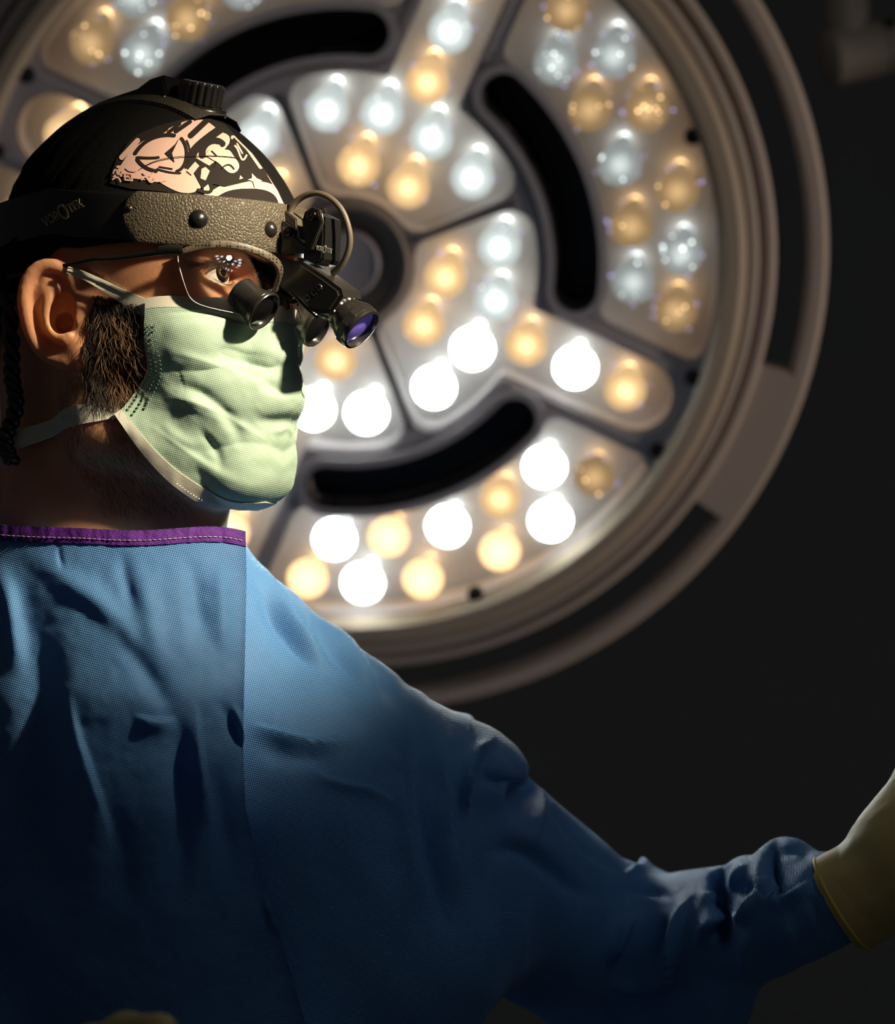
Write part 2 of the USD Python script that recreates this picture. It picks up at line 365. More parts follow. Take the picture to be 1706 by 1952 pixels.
simple('glove_bead', (0.66, 0.47, 0.10), 0.5)
simple('thread_pale', (0.55, 0.50, 0.58), 0.7)
simple('weld_dark', (0.10, 0.20, 0.16), 0.7)
simple('weld_pale', (0.80, 0.80, 0.72), 0.6)
woven('gown_cloth', (0.036, 0.15, 0.42), (0.135, 0.35, 0.70), 0.00168, 0.55, 0.5, wr=(26, 0.35), sheen=0.15)
woven('flap_cloth', (0.036, 0.15, 0.42), (0.145, 0.37, 0.72), 0.00168, 0.55, 0.5, trans=0.32, wr=(20, 0.3), sheen=0.15)
woven('binding_purple', (0.045, 0.004, 0.13), (0.115, 0.014, 0.27), 0.0013, 0.6, 0.5, wr=(90, 0.6))
woven('mask_cloth', (0.33, 0.50, 0.40), (0.43, 0.57, 0.46), 0.0016, 0.6, 0.2, trans=0.12, wr=(30, 0.25))
woven('mask_white', (0.64, 0.63, 0.55), (0.70, 0.69, 0.60), 0.0013, 0.6, 0.12, trans=0.12)
mat('frame_mesh', {'g': ('geometry', {}), 'v': ('voronoi_texture', {'scale': 520.0, 'randomness': 0.15}), 'r': ('rgb_ramp', {'ramp': [(0.0, (0.008, 0.007, 0.006)), (0.32, (0.008, 0.007, 0.006)), (0.42, (0.10, 0.082, 0.055)), (1.0, (0.10, 0.082, 0.055))]}), 'p': ('principled_bsdf', {'roughness': 0.4})},
    [('g.position', 'v.vector'), ('v.distance', 'r.fac'), ('r.color', 'p.base_color')], 'p.BSDF')
def pane(name, tint, gl_rough, gl_fac, haze=0.0):
    n = {'t': ('transparent_bsdf', {'color': tint}), 'g': ('glossy_bsdf', {'roughness': gl_rough, 'color': (1, 1, 1)}), 'f': ('fresnel', {'IOR': 1.5}), 'k': ('math', {'math_type': 'multiply', 'value2': gl_fac}), 'm': ('mix_closure', {})}
    l = [('f.fac', 'k.value1'), ('k.value', 'm.fac'), ('t.BSDF', 'm.closure1'), ('g.BSDF', 'm.closure2')]; out = 'm.closure'
    if haze:
        n['d'] = ('translucent_bsdf', {'color': (0.9, 0.9, 0.9)}); n['m2'] = ('mix_closure', {'fac': haze}); l += [('m.closure', 'm2.closure1'), ('d.BSDF', 'm2.closure2')]; out = 'm2.closure'
    mat(name, n, l, out)
pane('spectacle_glass', (0.97, 0.97, 0.96), 0.0, 1.6)
pane('lamp_cover', (0.95, 0.95, 0.95), 0.08, 1.0, 0.045)
simple('loupe_glass', (0.006, 0.006, 0.007), 0.03, spec=0.9, coat_weight=0.4)
simple('lens_violet_glow', (0.28, 0.25, 0.62), 0.04, emission_color=(0.45, 0.4, 1.0), emission_strength=0.10, spec=1.0, coat_weight=1.0, coat_tint=(0.7, 0.6, 1.0), bump=('noise', 60, 0.1))  # violet glow put into the lens in place of reflected light
def led(name, col, hot, base, spark, tip, face=0.0):
    """LED lens: glows through its body, hottest at the chip in its tip and in painted sparkle spots"""
    n = {'o': ('texture_coordinate', {}), 's': ('separate_xyz', {}), 'x2': ('math', {'math_type': 'multiply'}), 'y2': ('math', {'math_type': 'multiply'}), 'r2': ('math', {'math_type': 'add'}), 'r': ('math', {'math_type': 'sqrt'}),
         'core': ('map_range', {'from_min': 0.0, 'from_max': 0.012, 'to_min': 1.0, 'to_max': 0.0, 'clamp': True}),
         'oi': ('object_info', {}), 'vw': ('voronoi_texture', {'dimensions': '4D', 'scale': 160.0, 'feature': 'f1'}), 'wm': ('math', {'math_type': 'multiply', 'value2': 37.0}),
         'sp': ('map_range', {'from_min': 0.28, 'from_max': 0.12, 'to_min': 0.0, 'to_max': spark, 'clamp': True}),
         'tp': ('map_range', {'from_min': -0.034, 'from_max': -0.048, 'to_min': 0.0, 'to_max': tip, 'clamp': True}),
         'cm': ('math', {'math_type': 'multiply', 'value2': hot}), 'a1': ('math', {'math_type': 'add', 'value2': base}), 'a2': ('math', {'math_type': 'add'}), 'a3': ('math', {'math_type': 'add'}), 'fz': ('map_range', {'from_min': -0.0006, 'from_max': 0.0006, 'to_min': 0.0, 'to_max': face, 'clamp': True}), 'a4': ('math', {'math_type': 'add'}), 'e': ('emission', {'color': col})}
    l = [('o.object', 's.vector'), ('s.x', 'x2.value1'), ('s.x', 'x2.value2'), ('s.y', 'y2.value1'), ('s.y', 'y2.value2'), ('x2.value', 'r2.value1'), ('y2.value', 'r2.value2'), ('r2.value', 'r.value1'), ('r.value', 'core.value'),
         ('core.result', 'cm.value1'), ('cm.value', 'a1.value1'), ('o.object', 'vw.vector'), ('oi.random', 'wm.value1'), ('wm.value', 'vw.w'), ('vw.distance', 'sp.value'), ('a1.value', 'a2.value1'), ('sp.result', 'a2.value2'),
         ('s.z', 'tp.value'), ('a2.value', 'a3.value1'), ('tp.result', 'a3.value2'), ('s.z', 'fz.value'), ('a3.value', 'a4.value1'), ('fz.result', 'a4.value2'), ('a4.value', 'e.strength')]
    mat(name, n, l, 'e.emission')
WH, WM = (0.88, 0.97, 0.94), (1.0, 0.64, 0.30)
led('led_white', WH, 1.5, 0.75, 1.5, 9.0); led('led_warm', WM, 1.6, 0.9, 1.2, 9.0)
led('led_white_facet', WH, 0.6, 0.35, 4.5, 6.0); led('led_warm_facet', WM, 0.5, 0.34, 4.0, 6.0)  # sparkle painted into the glow for the upper outer lenses
led('led_white_full', WH, 2.0, 2.0, 1.0, 6.0, 36.0); led('led_warm_full', WM, 1.0, 1.2, 1.2, 6.0, 1.0)  # beam direction baked in: stronger copies for the lower lenses
mat('glint_glow', {'e': ('emission', {'color': (0.55, 0.5, 1.0), 'strength': 1.6})}, [], 'e.emission')  # glow of the glint beads round each lens
mat('led_key', {'e': ('emission', {'color': (0.95, 1.0, 1.0), 'strength': 9.0})}, [], 'e.emission')
# ------------------------------------------------------------------ the room
def struct(name, m, mt):
    p = part('/World', name, m, mt, False); tag(stage.GetPrimAtPath(p), kind='structure')
struct('floor', box((0, 1.0, -0.05), (9, 7.5, 0.1)), 'floor_vinyl')
struct('wall_back', box((0, 4.55, 1.6), (9, 0.1, 3.4)), 'wall_paint')
struct('ceiling', box((0, 2.6, 3.35), (9, 4.0, 0.1)), 'wall_paint')

# ------------------------------------------------------------------ surgical lamp (lamp frame: x right, y up, z towards the viewer; centre of the front plate at 0)
def R2(deg): t = math.radians(deg); return np.array([[math.cos(t), -math.sin(t)], [math.sin(t), math.cos(t)]])
LC = P(660.7, 504.6, 0.63)
_a, _b = -0.0547, 0.2620
_M = np.array([[math.cos(_a), -math.sin(_a), 0], [math.sin(_a), math.cos(_a), 0], [0, 0, 1]]) @ np.array([[1, 0, 0], [0, math.cos(_b), -math.sin(_b)], [0, math.sin(_b), math.cos(_b)]])
LR = np.stack([_M[:, 0], _M[:, 2], -_M[:, 1]], 1)     # columns: lamp x, y, z in the world
def lamp_thing(name, label, Rm, loc):
    p = path_for('/World', name); x = UsdGeom.Xform.Define(stage, p)
    m = Gf.Matrix4d(*[float(q) for row in np.vstack([np.c_[Rm.T, np.zeros(3)], np.r_[loc, 1.0]]) for q in row]); x.AddTransformOp().Set(m)
    tag(x, label, 'surgical lamp'); return p
def lpart(parent, name, m, mt, smooth=30, at=None, rot=None, label=None, kind=None):
    p = path_for(parent, name); v, f = va(m); g = usdkit.mesh(stage, p, (v, f), L[mt], smooth=smooth)
    if at is not None:
        R = np.eye(3) if rot is None else rot
        g.AddTransformOp().Set(Gf.Matrix4d(*[float(q) for row in np.vstack([np.c_[np.asarray(R).T, np.zeros(3)], np.r_[at, 1.0]]) for q in row]))
    tag(g, label=label, kind=kind); return p
def pl(r, d): t = math.radians(d); return (r * math.cos(t), r * math.sin(t))
def arc(r, a, b, n=24): return [pl(r, d) for d in np.linspace(a, b, n)]
def rnd(poly, r): return poly.buffer(-r).buffer(2 * r).buffer(-r)
SP = [65 + 90 * k for k in range(4)]
def petal_poly(s):
    q = rnd(sg.Polygon(arc(0.161, s - 43, s + 43) + arc(0.058, s + 43, s - 43)), 0.02)
    bar = sg.Polygon(np.array([(0.10, -0.031), (0.272, -0.031), (0.272, 0.031), (0.10, 0.031)]) @ R2(s).T).union(sg.Point(pl(0.270, s)).buffer(0.031))
    return q.union(bar).buffer(0.006).buffer(-0.012).buffer(0.006)
def outer_poly(s):
    ring = sg.Polygon(arc(0.312, s, s - 90, 60) + arc(0.2175, s - 90, s, 60))
    for t in (s, s - 90):
        ring = ring.difference(sg.Polygon(np.array([(0, -0.046), (0.5, -0.046), (0.5, 0.046), (0, 0.046)]) @ R2(t).T))
    return rnd(ring, 0.014)
def slot_poly(s, w): return sg.LineString(arc(0.1945, s - 18.5, s - 71.5, 40)).buffer(w)
def build_lamp(path):
    petals, outers = [petal_poly(s) for s in SP], [outer_poly(s) for s in SP]
    disc = sg.Point(0, 0).buffer(0.318, 64)
    holes = shapely.union_all(petals + outers + [sg.Point(0, 0).buffer(0.054, 48)] + [slot_poly(s, 0.0165) for s in SP])
    face = disc.difference(holes)
    thin = disc.difference(shapely.union_all([holes.buffer(0.003)])) if True else face
    grooves = shapely.union_all([sg.LineString(np.array([(0.20, t), (0.30, t)]) @ R2(s).T).buffer(0.0035) for s in SP for t in (-0.0415, 0.0415)] + [slot_poly(s, 0.0295).difference(slot_poly(s, 0.0265)) for s in SP])
    plate_ = cat([extrude(face, -0.030, -0.004), extrude(thin.difference(grooves), -0.004, 0.0)])
    lpart(path, 'housing', plate_, 'lamp_grey')
    for s in SP: lpart(path, 'vent_rim', extrude(slot_poly(s, 0.0255).difference(slot_poly(s, 0.0185)), -0.004, 0.005), 'lamp_grey')
    for s in SP: lpart(path, 'vent_well', cat([extrude(slot_poly(s, 0.0185).difference(slot_poly(s, 0.0165)), -0.045, 0.003), extrude(slot_poly(s, 0.0185), -0.047, -0.045)]), 'rubber_black')
    # radial split lines between the four inner panels are grooves of darker inlay
    for s in SP: lpart(path, 'split_inlay', extrude(sg.LineString([pl(0.062, s + 45), pl(0.150, s + 45)]).buffer(0.0032), -0.002, 0.0012), 'lamp_inlay')
    inner = [(0.130, 31), (0.130, 10.7), (0.1285, -9.8), (0.129, -31), (0.084, 17), (0.0835, -14.5), (0.167, 0), (0.213, 0), (0.260, 0)]
    icol = 'wwwwaaawa'
    outer = [(0.280, -16.7), (0.243, -21.8), (0.283, -27.7), (0.242, -33.1), (0.283, -38.3), (0.2445, -45.4), (0.2845, -52.9), (0.242, -57.8), (0.282, -63.6), (0.2425, -69), (0.281, -73.5)]
    ocol = 'awwaawaawwa'
    lens = lathe([(0, -0.050), (0.0035, -0.0498), (0.0052, -0.047), (0.0105, -0.026), (0.0160, -0.007), (0.0175, -0.001), (0.0178, 0.0), (0.0172, 0.0012), (0.010, 0.0028), (0, 0.0034)], 24)
    for k, s in enumerate(SP):
        for poly, pts, cols, rel in ((petals[k], inner, icol, 0), (outers[k], outer, ocol, 1)):
            pan = lpart(path, 'lens_panel', extrude(poly.buffer(0.006), -0.060, -0.056), 'lamp_panel', label='recessed light panel holding the lenses')
            for (r, d), c in zip(pts, cols):
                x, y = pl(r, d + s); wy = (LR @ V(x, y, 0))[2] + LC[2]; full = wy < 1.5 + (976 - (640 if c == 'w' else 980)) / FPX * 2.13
                tu = (y + 0.28) / 0.56; lean = V(0.0045, 0.004 + 0.019 * min(max(tu * 1.25 - 0.1, 0), 1)); lv = lens[0].copy(); lv[:, :2] += np.outer(np.clip(-lv[:, 2] / 0.05, 0, 1), lean)
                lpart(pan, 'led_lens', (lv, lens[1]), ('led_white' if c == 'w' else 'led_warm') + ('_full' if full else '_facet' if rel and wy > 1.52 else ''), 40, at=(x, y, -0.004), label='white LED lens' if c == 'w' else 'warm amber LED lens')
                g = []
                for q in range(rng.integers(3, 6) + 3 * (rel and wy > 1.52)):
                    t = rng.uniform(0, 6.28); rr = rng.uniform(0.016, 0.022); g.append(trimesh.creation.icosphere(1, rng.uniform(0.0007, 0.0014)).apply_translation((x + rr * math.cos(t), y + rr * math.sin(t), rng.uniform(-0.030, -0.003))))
                lpart(pan, 'lens_facet', cat(g), 'glint_glow', True, kind='stuff')  # painted glints: glowing beads in place of reflections in the lens
            lpart(path, 'cover_glass', extrude(poly.buffer(-0.0005), -0.0035, -0.0015), 'lamp_cover', False)
    hub = lathe([(0.0545, -0.004), (0.0545, 0.002), (0.051, 0.004), (0.047, 0.002), (0.045, -0.018), (0.03, -0.022), (0.028, -0.024), (0, -0.024)], 48)
    lpart(path, 'hub_ring', hub, 'lamp_hub'); lpart(path, 'hub_socket', lathe([(0.029, -0.024), (0.029, -0.004), (0.026, -0.001), (0.02, -0.003), (0, -0.004)], 36), 'lamp_grey')
    def ring(r0, r1, z0, z1, b):
        return lathe([(r0, z0), (r0, z1 - b), (r0 + b, z1), (r1 - b, z1), (r1, z1 - b), (r1, z0), (r0, z0)], 128)
    lpart(path, 'rim', ring(0.3135, 0.3365, -0.05, 0.012, 0.006), 'lamp_beige'); lpart(path, 'outer_band', ring(0.3365, 0.3475, -0.05, 0.002, 0.003), 'lamp_ring')
    lpart(path, 'groove', ring(0.3475, 0.3515, -0.05, -0.01, 0.001), 'lamp_dark'); lpart(path, 'side_band', ring(0.3515, 0.3625, -0.055, -0.006, 0.004), 'lamp_ring')
    lpart(path, 'back_shell', lathe([(0.3625, -0.052), (0.34, -0.085), (0.25, -0.115), (0.1, -0.125), (0, -0.125)], 64), 'lamp_ring')
    hr = sg.Point(0, 0).buffer(0.407, 96).difference(sg.Point(0, 0).buffer(0.389, 96)); inr = sg.Point(0, 0).buffer(0.3905, 96).difference(sg.Point(0, 0).buffer(0.3615, 96))
    lpart(path, 'handle_ring', lathe([(0.389, -0.034), (0.389, -0.020), (0.393, -0.014), (0.402, -0.014), (0.407, -0.020), (0.407, -0.034), (0.402, -0.040), (0.393, -0.040), (0.389, -0.034)], 128), 'lamp_ring')
    for s in SP:
        w = sg.Polygon([(0, 0)] + arc(0.6, s - 10.5, s + 10.5, 12)); blk = rnd(inr.buffer(0.004).intersection(w), 0.004)
        lpart(path, 'handle_block', cat([extrude(blk.buffer(-0.002), -0.040, -0.013), extrude(blk, -0.038, -0.016)]), 'lamp_ring')
    for s in SP:
        for d in (-6.5, -45, -83.5):
            x, y = pl(0.309, s + d - 0.0); lpart(path, 'screw_cap', lathe([(0.007, -0.002), (0.007, 0.0035), (0.005, 0.005), (0, 0.005)], 16), 'rubber_black', 40, at=(x, y, 0))
lamp = lamp_thing('surgical_lamp', 'large round surgical lamp head with white and amber lights glowing behind the person', LR, LC)
build_lamp(lamp)
neck_v, neck_f = tube(spline([(0, 0, -0.12), (0, 0.02, -0.22), (0.0, 0.25, -0.32), (0.05, 0.75, -0.34), (0.1, 1.2, -0.30)], 24), 0.035, 16); lpart(lamp, 'yoke', (neck_v, neck_f), 'lamp_ring')

# the theatre's second lamp: out of frame, upper right; its light is key_spot
KR = frame(-KEY_DIR); kl = lamp_thing('surgical_lamp', 'smaller surgical lamp head with a ring of white lights, above right and out of view', KR, KEY_POS)
lpart(kl, 'housing', lathe([(0.05, -0.012), (0.19, -0.012), (0.20, -0.02), (0.20, -0.05), (0.15, -0.08), (0.0, -0.09)], 48), 'lamp_grey')
lpart(kl, 'lamp_well', lathe([(0.05, -0.012), (0.05, -0.075), (0, -0.076)], 32), 'lamp_dark')
for r, n in ((0.16, 26), (0.095, 9)):
    for k in range(n):
        x, y = pl(r, 360 / n * k + (0 if n > 20 else 13)); lpart(kl, 'led_lens', box((x, y, -0.010), (0.034 if n > 20 else 0.03, 0.011, 0.003), np.array([[x, -y, 0], [y, x, 0], [0, 0, r]]) / r), 'led_key', False)
lpart(kl, 'yoke', tube([(0, 0, -0.085), (0, 0.1, -0.35), (0, 0.3, -0.7)], 0.03, 12), 'lamp_ring')

# ceiling arm joint, upper right
ca = thing('ceiling_arm', 'beige ceiling suspension arm with a rounded sleeve end, at the top right corner', 'lamp arm', P(1600, 40, 0.95))
A, B = P(1572, 112, 0.95), P(1990, 28, 1.0); ax_ = (B - A) / np.linalg.norm(B - A)
part(ca, 'sleeve', lathe([(0, 0), (0.014, 0), (0.026, 0.003), (0.0275, 0.008), (0.0275, 0.055), (0.0275, 0.058)], 40, A, ax_), 'arm_paint')
part(ca, 'seam_ring', lathe([(0.0268, 0.055), (0.0268, 0.060)], 40, A, ax_), 'lamp_dark')
part(ca, 'arm_tube', lathe([(0.0275, 0.060), (0.0275, 0.5), (0, 0.5)], 40, A, ax_), 'arm_paint')
c0 = A + ax_ * 0.024; part(ca, 'drop_post', lathe([(0.0, 0.0), (0.019, 0.0), (0.019, 0.030), (0.021, 0.034), (0.021, 3.3 - c0[2])], 36, c0, (0, 0, 1)), 'arm_paint')
part(ca, 'bolt_cap', lathe([(0.006, 0), (0.006, 0.003), (0, 0.004)], 16, A + ax_ * 0.066 + V(0, -0.021, 0.018), (0, -0.77, 0.64)), 'rubber_black')
# ------------------------------------------------------------------ the person: one body (head, neck, shoulders, arms) as a distance field in the head frame
HS = 0.00125
hf = Field(np.arange(-0.135, 0.135, HS), np.arange(-0.115, 0.105, HS), np.arange(-0.235, 0.145, HS))
E_ = [V(0.074, s * 0.032, 0.023) for s in (-1, 1)]
hf.ell((0.010, 0, 0.032), (0.091, 0.073, 0.0945), 0.01)
hf.ell((0.030, 0, 0.035), (0.066, 0.066, 0.060), 0.02)
hf.ell((0.040, 0, -0.025), (0.052, 0.060, 0.075), 0.02)
for s in (-1, 1):
    hf.ell((0.059, s * 0.040, -0.014), (0.024, 0.020, 0.016), 0.02)
    hf.cap((0.004, s * 0.062, -0.005), (0.016, s * 0.055, -0.062), 0.017, 0.016, 0.02)
    hf.cap((0.016, s * 0.055, -0.062), (0.076, s * 0.016, -0.086), 0.016, 0.018, 0.02)
hf.ell((0.078, 0, -0.080), (0.020, 0.022, 0.020), 0.02)
for s in (-1, 1): hf.ell((0.099, s * 0.034, 0.021), (0.020, 0.020, 0.0125), 0.010, op='s')
for s in (-1, 1): hf.cap((0.087, s * 0.010, 0.038), (0.076, s * 0.042, 0.041), 0.007, 0.0055, 0.016)
hf.cap((0.090, 0, 0.022), (0.101, 0, -0.020), 0.0075, 0.010, 0.012)
for s in (-1, 1): hf.ell((0.094, s * 0.012, -0.024), (0.012, 0.008, 0.008), 0.008)
for e in E_:                                            # lids: a shell round each eyeball with an almond opening
    def lid(X, Y, Z, e=e):
        x, y, z = X - e[0], Y - e[1], Z - e[2]; sph = np.sqrt(x * x + y * y + z * z) - 0.0141
        op = np.maximum(np.abs(z + 0.0004 - 0.03 * y) - 0.0056 * (1 - (y / 0.0138) ** 2), -x); return np.maximum(sph, -op)
    hf.add(lid, e - 0.015, e + 0.015, 0.004)
    def opening(X, Y, Z, e=e):
        x, y, z = X - e[0], Y - e[1], Z - e[2]
        return np.maximum(np.abs(z + 0.0004 - 0.03 * y) - 0.0056 * (1 - (y / 0.0138) ** 2) + 0 * x, -x)
    hf.add(opening, e + V(0, -0.014, -0.007), e + V(0.03, 0.014, 0.007), 0.001, 's', pad=0.002)
hf.cap((-0.022, 0, -0.02), (-0.020, 0, -0.12), 0.062, 0.060, 0.02)
hf.cap((-0.020, 0, -0.12), (-0.024, 0, -0.24), 0.060, 0.068, 0.02)
hf.cap((0.018, 0, -0.085), (0.006, 0, -0.20), 0.036, 0.038, 0.03)
hf.cap((0.040, -0.004, -0.135), (0.034, 0, -0.148), 0.010, 0.010, 0.02)
# ears, traced from the photo on the side of the head
def ear_pt(px, py, out):
    return hp(float(px), float(py), -0.072 - out)
ear = [(134, 566, .000), (140, 540, .003), (127, 517, .006), (104, 507, .010), (80, 508, .013), (60, 522, .016), (48, 548, .018), (46, 578, .018), (50, 606, .016), (57, 632, .013), (68, 655, .010), (84, 674, .007), (104, 686, .005), (124, 690, .004)]
hel = np.array([ear_pt(*e) for e in ear])
def mirror(q): return q * V(1, -1, 1)
ah = np.array([ear_pt(*e) for e in [(104, 545, .007), (92, 572, .011), (88, 600, .011), (96, 628, .009), (114, 645, .008), (132, 640, .007)]])
ah2 = np.array([ear_pt(*e) for e in [(92, 572, .011), (84, 546, .011), (86, 528, .011)]])
for mr in (lambda q: q, mirror):
    base = [ear_pt(*e) for e in [(112, 540, .004), (86, 545, .009), (70, 560, .011), (68, 590, .010), (76, 620, .008), (90, 645, .005), (110, 660, .003), (128, 660, .001)]]
    base = [mr(b) for b in base]
    for b in base: hf.ell(b, (0.0085, 0.0040, 0.0085), 0.003)
    hf.chain([mr(b) for b in spline(hel, 22)], np.interp(np.linspace(0, 1, 22), [0, .2, .8, 1], [.0028, .0034, .0030, .0034]), 0.003)
    hf.chain([mr(b) for b in spline(ah, 12)], 0.0027, 0.0025); hf.chain([mr(b) for b in ah2], 0.0022, 0.002)
    hf.ell(mr(ear_pt(128, 668, .003)), (0.0105, 0.0042, 0.0085), 0.004); hf.ell(mr(ear_pt(147, 660, .001)), (0.006, 0.004, 0.009), 0.004)
    hf.ell(mr(ear_pt(148, 606, .003)), (0.0045, 0.0036, 0.0065), 0.004)
    hf.ell(mr(ear_pt(118, 604, .005)), (0.0095, 0.006, 0.0120), 0.003, op='s'); hf.ell(mr(ear_pt(128, 618, -.004)), (0.006, 0.007, 0.006), 0.003, op='s')
# the head is a region of the body's field; shoulders, trunk and arms are coarse, hidden in the gown
bv, bf = hf.mesh(); bv = smooth_mesh(bv, bf, 2)
nb = rng.normal(size=len(bv)) * 0
person = thing('person', 'person in blue surgical gown and black printed cap, head in profile, gloved arm stretched right', 'person', (-0.20, 0.02, 0.0))
body = hpart(person, 'body', (bv, bf), 'skin')
def head_hit(off):
    def f(px, py):
        d = ray(px, py); q = hf.hit(to_head(CAM + 0 * d), d @ HM.T, 1.22, 1.62, off, 320); return to_world(q)
    return f
# eyes
for e, n_ in zip(E_, 'rl'):
    g = V(0.97, -0.10, 0.10) if n_ == 'r' else V(0.97, -0.10, 0.10); g /= np.linalg.norm(g)
    ey = lathe([(0.0, -0.0122)] + [(0.0122 * math.sin(t), -0.0122 * math.cos(t)) for t in np.linspace(0.1, math.pi - 0.48, 18)], 32, e, g)
    ep = hpart(person, 'eye', ey, 'eye_white')
    hpart(ep, 'iris', lathe([(0.0057, 0.01085), (0.0045, 0.0112), (0.0024, 0.0113)], 32, e, g), 'iris_brown'); hpart(ep, 'pupil', lathe([(0.0025, 0.01128), (0, 0.01128)], 24, e, g), 'pupil_black')
    hpart(ep, 'cornea', lathe([(0.0059, 0.0107), (0.005, 0.0118), (0.003, 0.0128), (0, 0.0132)], 24, e, g), 'spectacle_glass')
# hair: strands as tapered curves
def curves(parent, name, strands, widths, mt, label=None):
    p = path_for(parent, name); c = UsdGeom.BasisCurves.Define(stage, p); o = ORIGIN[top(parent + '/x')]
    pts = np.vstack([s - o for s in strands]); c.CreateTypeAttr('cubic'); c.CreateBasisAttr('catmullRom'); c.CreateWrapAttr('pinned')
    c.CreatePointsAttr(Vt.Vec3fArray.FromNumpy(pts.astype(np.float32))); c.CreateCurveVertexCountsAttr(Vt.IntArray([len(s) for s in strands]))
    c.CreateWidthsAttr(Vt.FloatArray.FromNumpy(np.concatenate(widths).astype(np.float32))); c.SetWidthsInterpolation('vertex')
    UsdShade.MaterialBindingAPI.Apply(c.GetPrim()).Bind(L[mt]); tag(c, label=label, kind='stuff')
def grow(px_poly, n, length, width, dirf, lift, seed, field=hf, off=0.0):
    r = np.random.default_rng(seed); g = sg.Polygon(px_poly); x0, y0, x1, y1 = g.bounds; pts = np.c_[r.uniform(x0, x1, 6 * n), r.uniform(y0, y1, 6 * n)]
    pts = pts[shapely.contains_xy(g, pts[:, 0], pts[:, 1])][:n]; w = head_hit(off)(pts[:, 0], pts[:, 1]); ok = ~np.isnan(w[:, 0]); w = w[ok]; pts = pts[ok]
    nn = field.normal(to_head(w)) @ HM; out, wd = [], []
    for k in range(len(w)):
        d = dirf(pts[k], r); d = d - nn[k] * (d @ nn[k]); d /= np.linalg.norm(d); ln = length * r.uniform(.5, 1.3); cu = r.normal(size=3) * 0.35
        s = [w[k] + (d * t + nn[k] * (lift * math.sin(t * 2.2)) + cu * t * t * 0.5) * ln for t in (0, .33, .66, 1)]; out.append(np.array(s)); wd.append(np.array([1, .9, .65, .25]) * width * r.uniform(.7, 1.2))
    return out, wd
jaw = [(178, 560), (262, 574), (268, 640), (268, 706), (246, 752), (214, 772), (186, 768), (164, 752), (172, 728), (154, 706), (168, 684), (152, 662), (170, 632), (160, 606), (176, 584)]  # patch widened towards the ear, dark hair standing in for shade
down = lambda p, r: V(0.30 + r.normal() * .3, -0.2, -1)
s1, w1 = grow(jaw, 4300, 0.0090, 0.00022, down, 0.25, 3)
s2, w2 = grow([(150, 700), (190, 765), (240, 830), (300, 905), (380, 985), (200, 985), (120, 850), (110, 740)], 1500, 0.0042, 0.00011, lambda p, r: V(0.5 + r.normal() * .3, -0.2, -1), 0.3, 4)
curves(person, 'beard', s1 + s2, w1 + w2, 'beard_dark', 'dark brown beard along the jaw, widened to stand in for shade by the ear')
s1, w1 = grow([(186, 585), (236, 590), (262, 640), (262, 700), (246, 755), (214, 768), (192, 700)], 420, 0.0100, 0.00016, lambda p, r: V(0.35 + r.normal() * .5, -0.3, -1), 0.6, 13)
curves(person, 'beard_wisps', s1, w1, 'beard_lit_hair', 'loose beard hairs with the lit tone put into their colour')  # lit strands painted by a lighter hair colour
s1, w1 = grow([(352, 512), (400, 494), (452, 492), (470, 500), (440, 504), (390, 508)], 260, 0.0085, 0.00014, lambda p, r: V(-0.9, 0, 0.25 + r.normal() * .2), 0.25, 5)
curves(person, 'eyebrow', s1, w1, 'hair_dark')
e = E_[0]; ls, lw = [], []
for t in np.linspace(-0.8, 0.95, 46):
    y = 0.0128 * t; h = 0.0056 * (1 - (y / 0.0138) ** 2); x = math.sqrt(max(0.0143 ** 2 - y * y - h * h, 0))
    for sgn, n_ in ((1, .0075), (-1, .0045)):
        b = e + V(x, y, sgn * h); dd = V(0.85, 0.35 * t, 0.55 * sgn); ls.append(to_world(np.array([b, b + dd * n_ * .4, b + dd * n_ * .75 + V(0, 0, .0006 * sgn), b + dd * n_ + V(0, 0, .0018 * sgn)]))); lw.append(np.array([1, .8, .5, .2]) * 0.00012)
curves(person, 'eyelashes', ls, lw, 'hair_dark')

# ------------------------------------------------------------------ cap: an offset of the skull above a slanted hem
X, Y, Z = np.meshgrid(*hf.ax, indexing='ij', sparse=True)
cf = Field(*hf.ax)
cf.ell((0.010, 0, 0.033), (0.0955, 0.078, 0.0985), 0.01); cf.ell((0.030, 0, 0.040), (0.072, 0.071, 0.064), 0.02)
cf.ell((-0.045, 0, 0.000), (0.052, 0.060, 0.060), 0.03)
hem = np.where(X > 0.0, 0.038 + 0.06 * np.clip(X - 0.02, 0, 1), np.where(X > -0.03, 0.038 + (X) * 0.4, 0.026 + (X + 0.03) * 1.15)) - Z
cap_d = np.maximum(cf.d, hem); cf.d = np.maximum(cap_d, -(cf.d + 0.0035)).astype(np.float32) if False else cap_d.astype(np.float32)
cv, cfa = cf.mesh(); cv = smooth_mesh(cv, cfa, 2)
nn = vnormals(cv, cfa); ang = np.arctan2(cv[:, 1], cv[:, 0])
back = np.clip((0.03 - cv[:, 0]) / 0.06, 0, 1)
wr = meshkit.fbm(np.c_[cv[:, 0] * 28 + cv[:, 2] * 30, cv[:, 1] * 26, (cv[:, 2] - cv[:, 0]) * 90], 3, 5) - 0.5
cv = cv + nn * (back * wr * 0.007)[:, None]
capp = hpart(person, 'surgical_cap', (cv, cfa), 'cap_cloth', label='black cloth surgical cap')
def cap_hit(off):
    def f(px, py):
        d = ray(px, py); q = cf.hit(to_head(CAM + 0 * d), d @ HM.T, 1.22, 1.62, off, 320); return to_world(q)
    return f
pg = lambda pts: sg.Polygon(pts).buffer(0)
ln = lambda pts, w, n=24: sg.LineString(spline(np.array(pts, float), n) if len(pts) > 2 else pts).buffer(w)
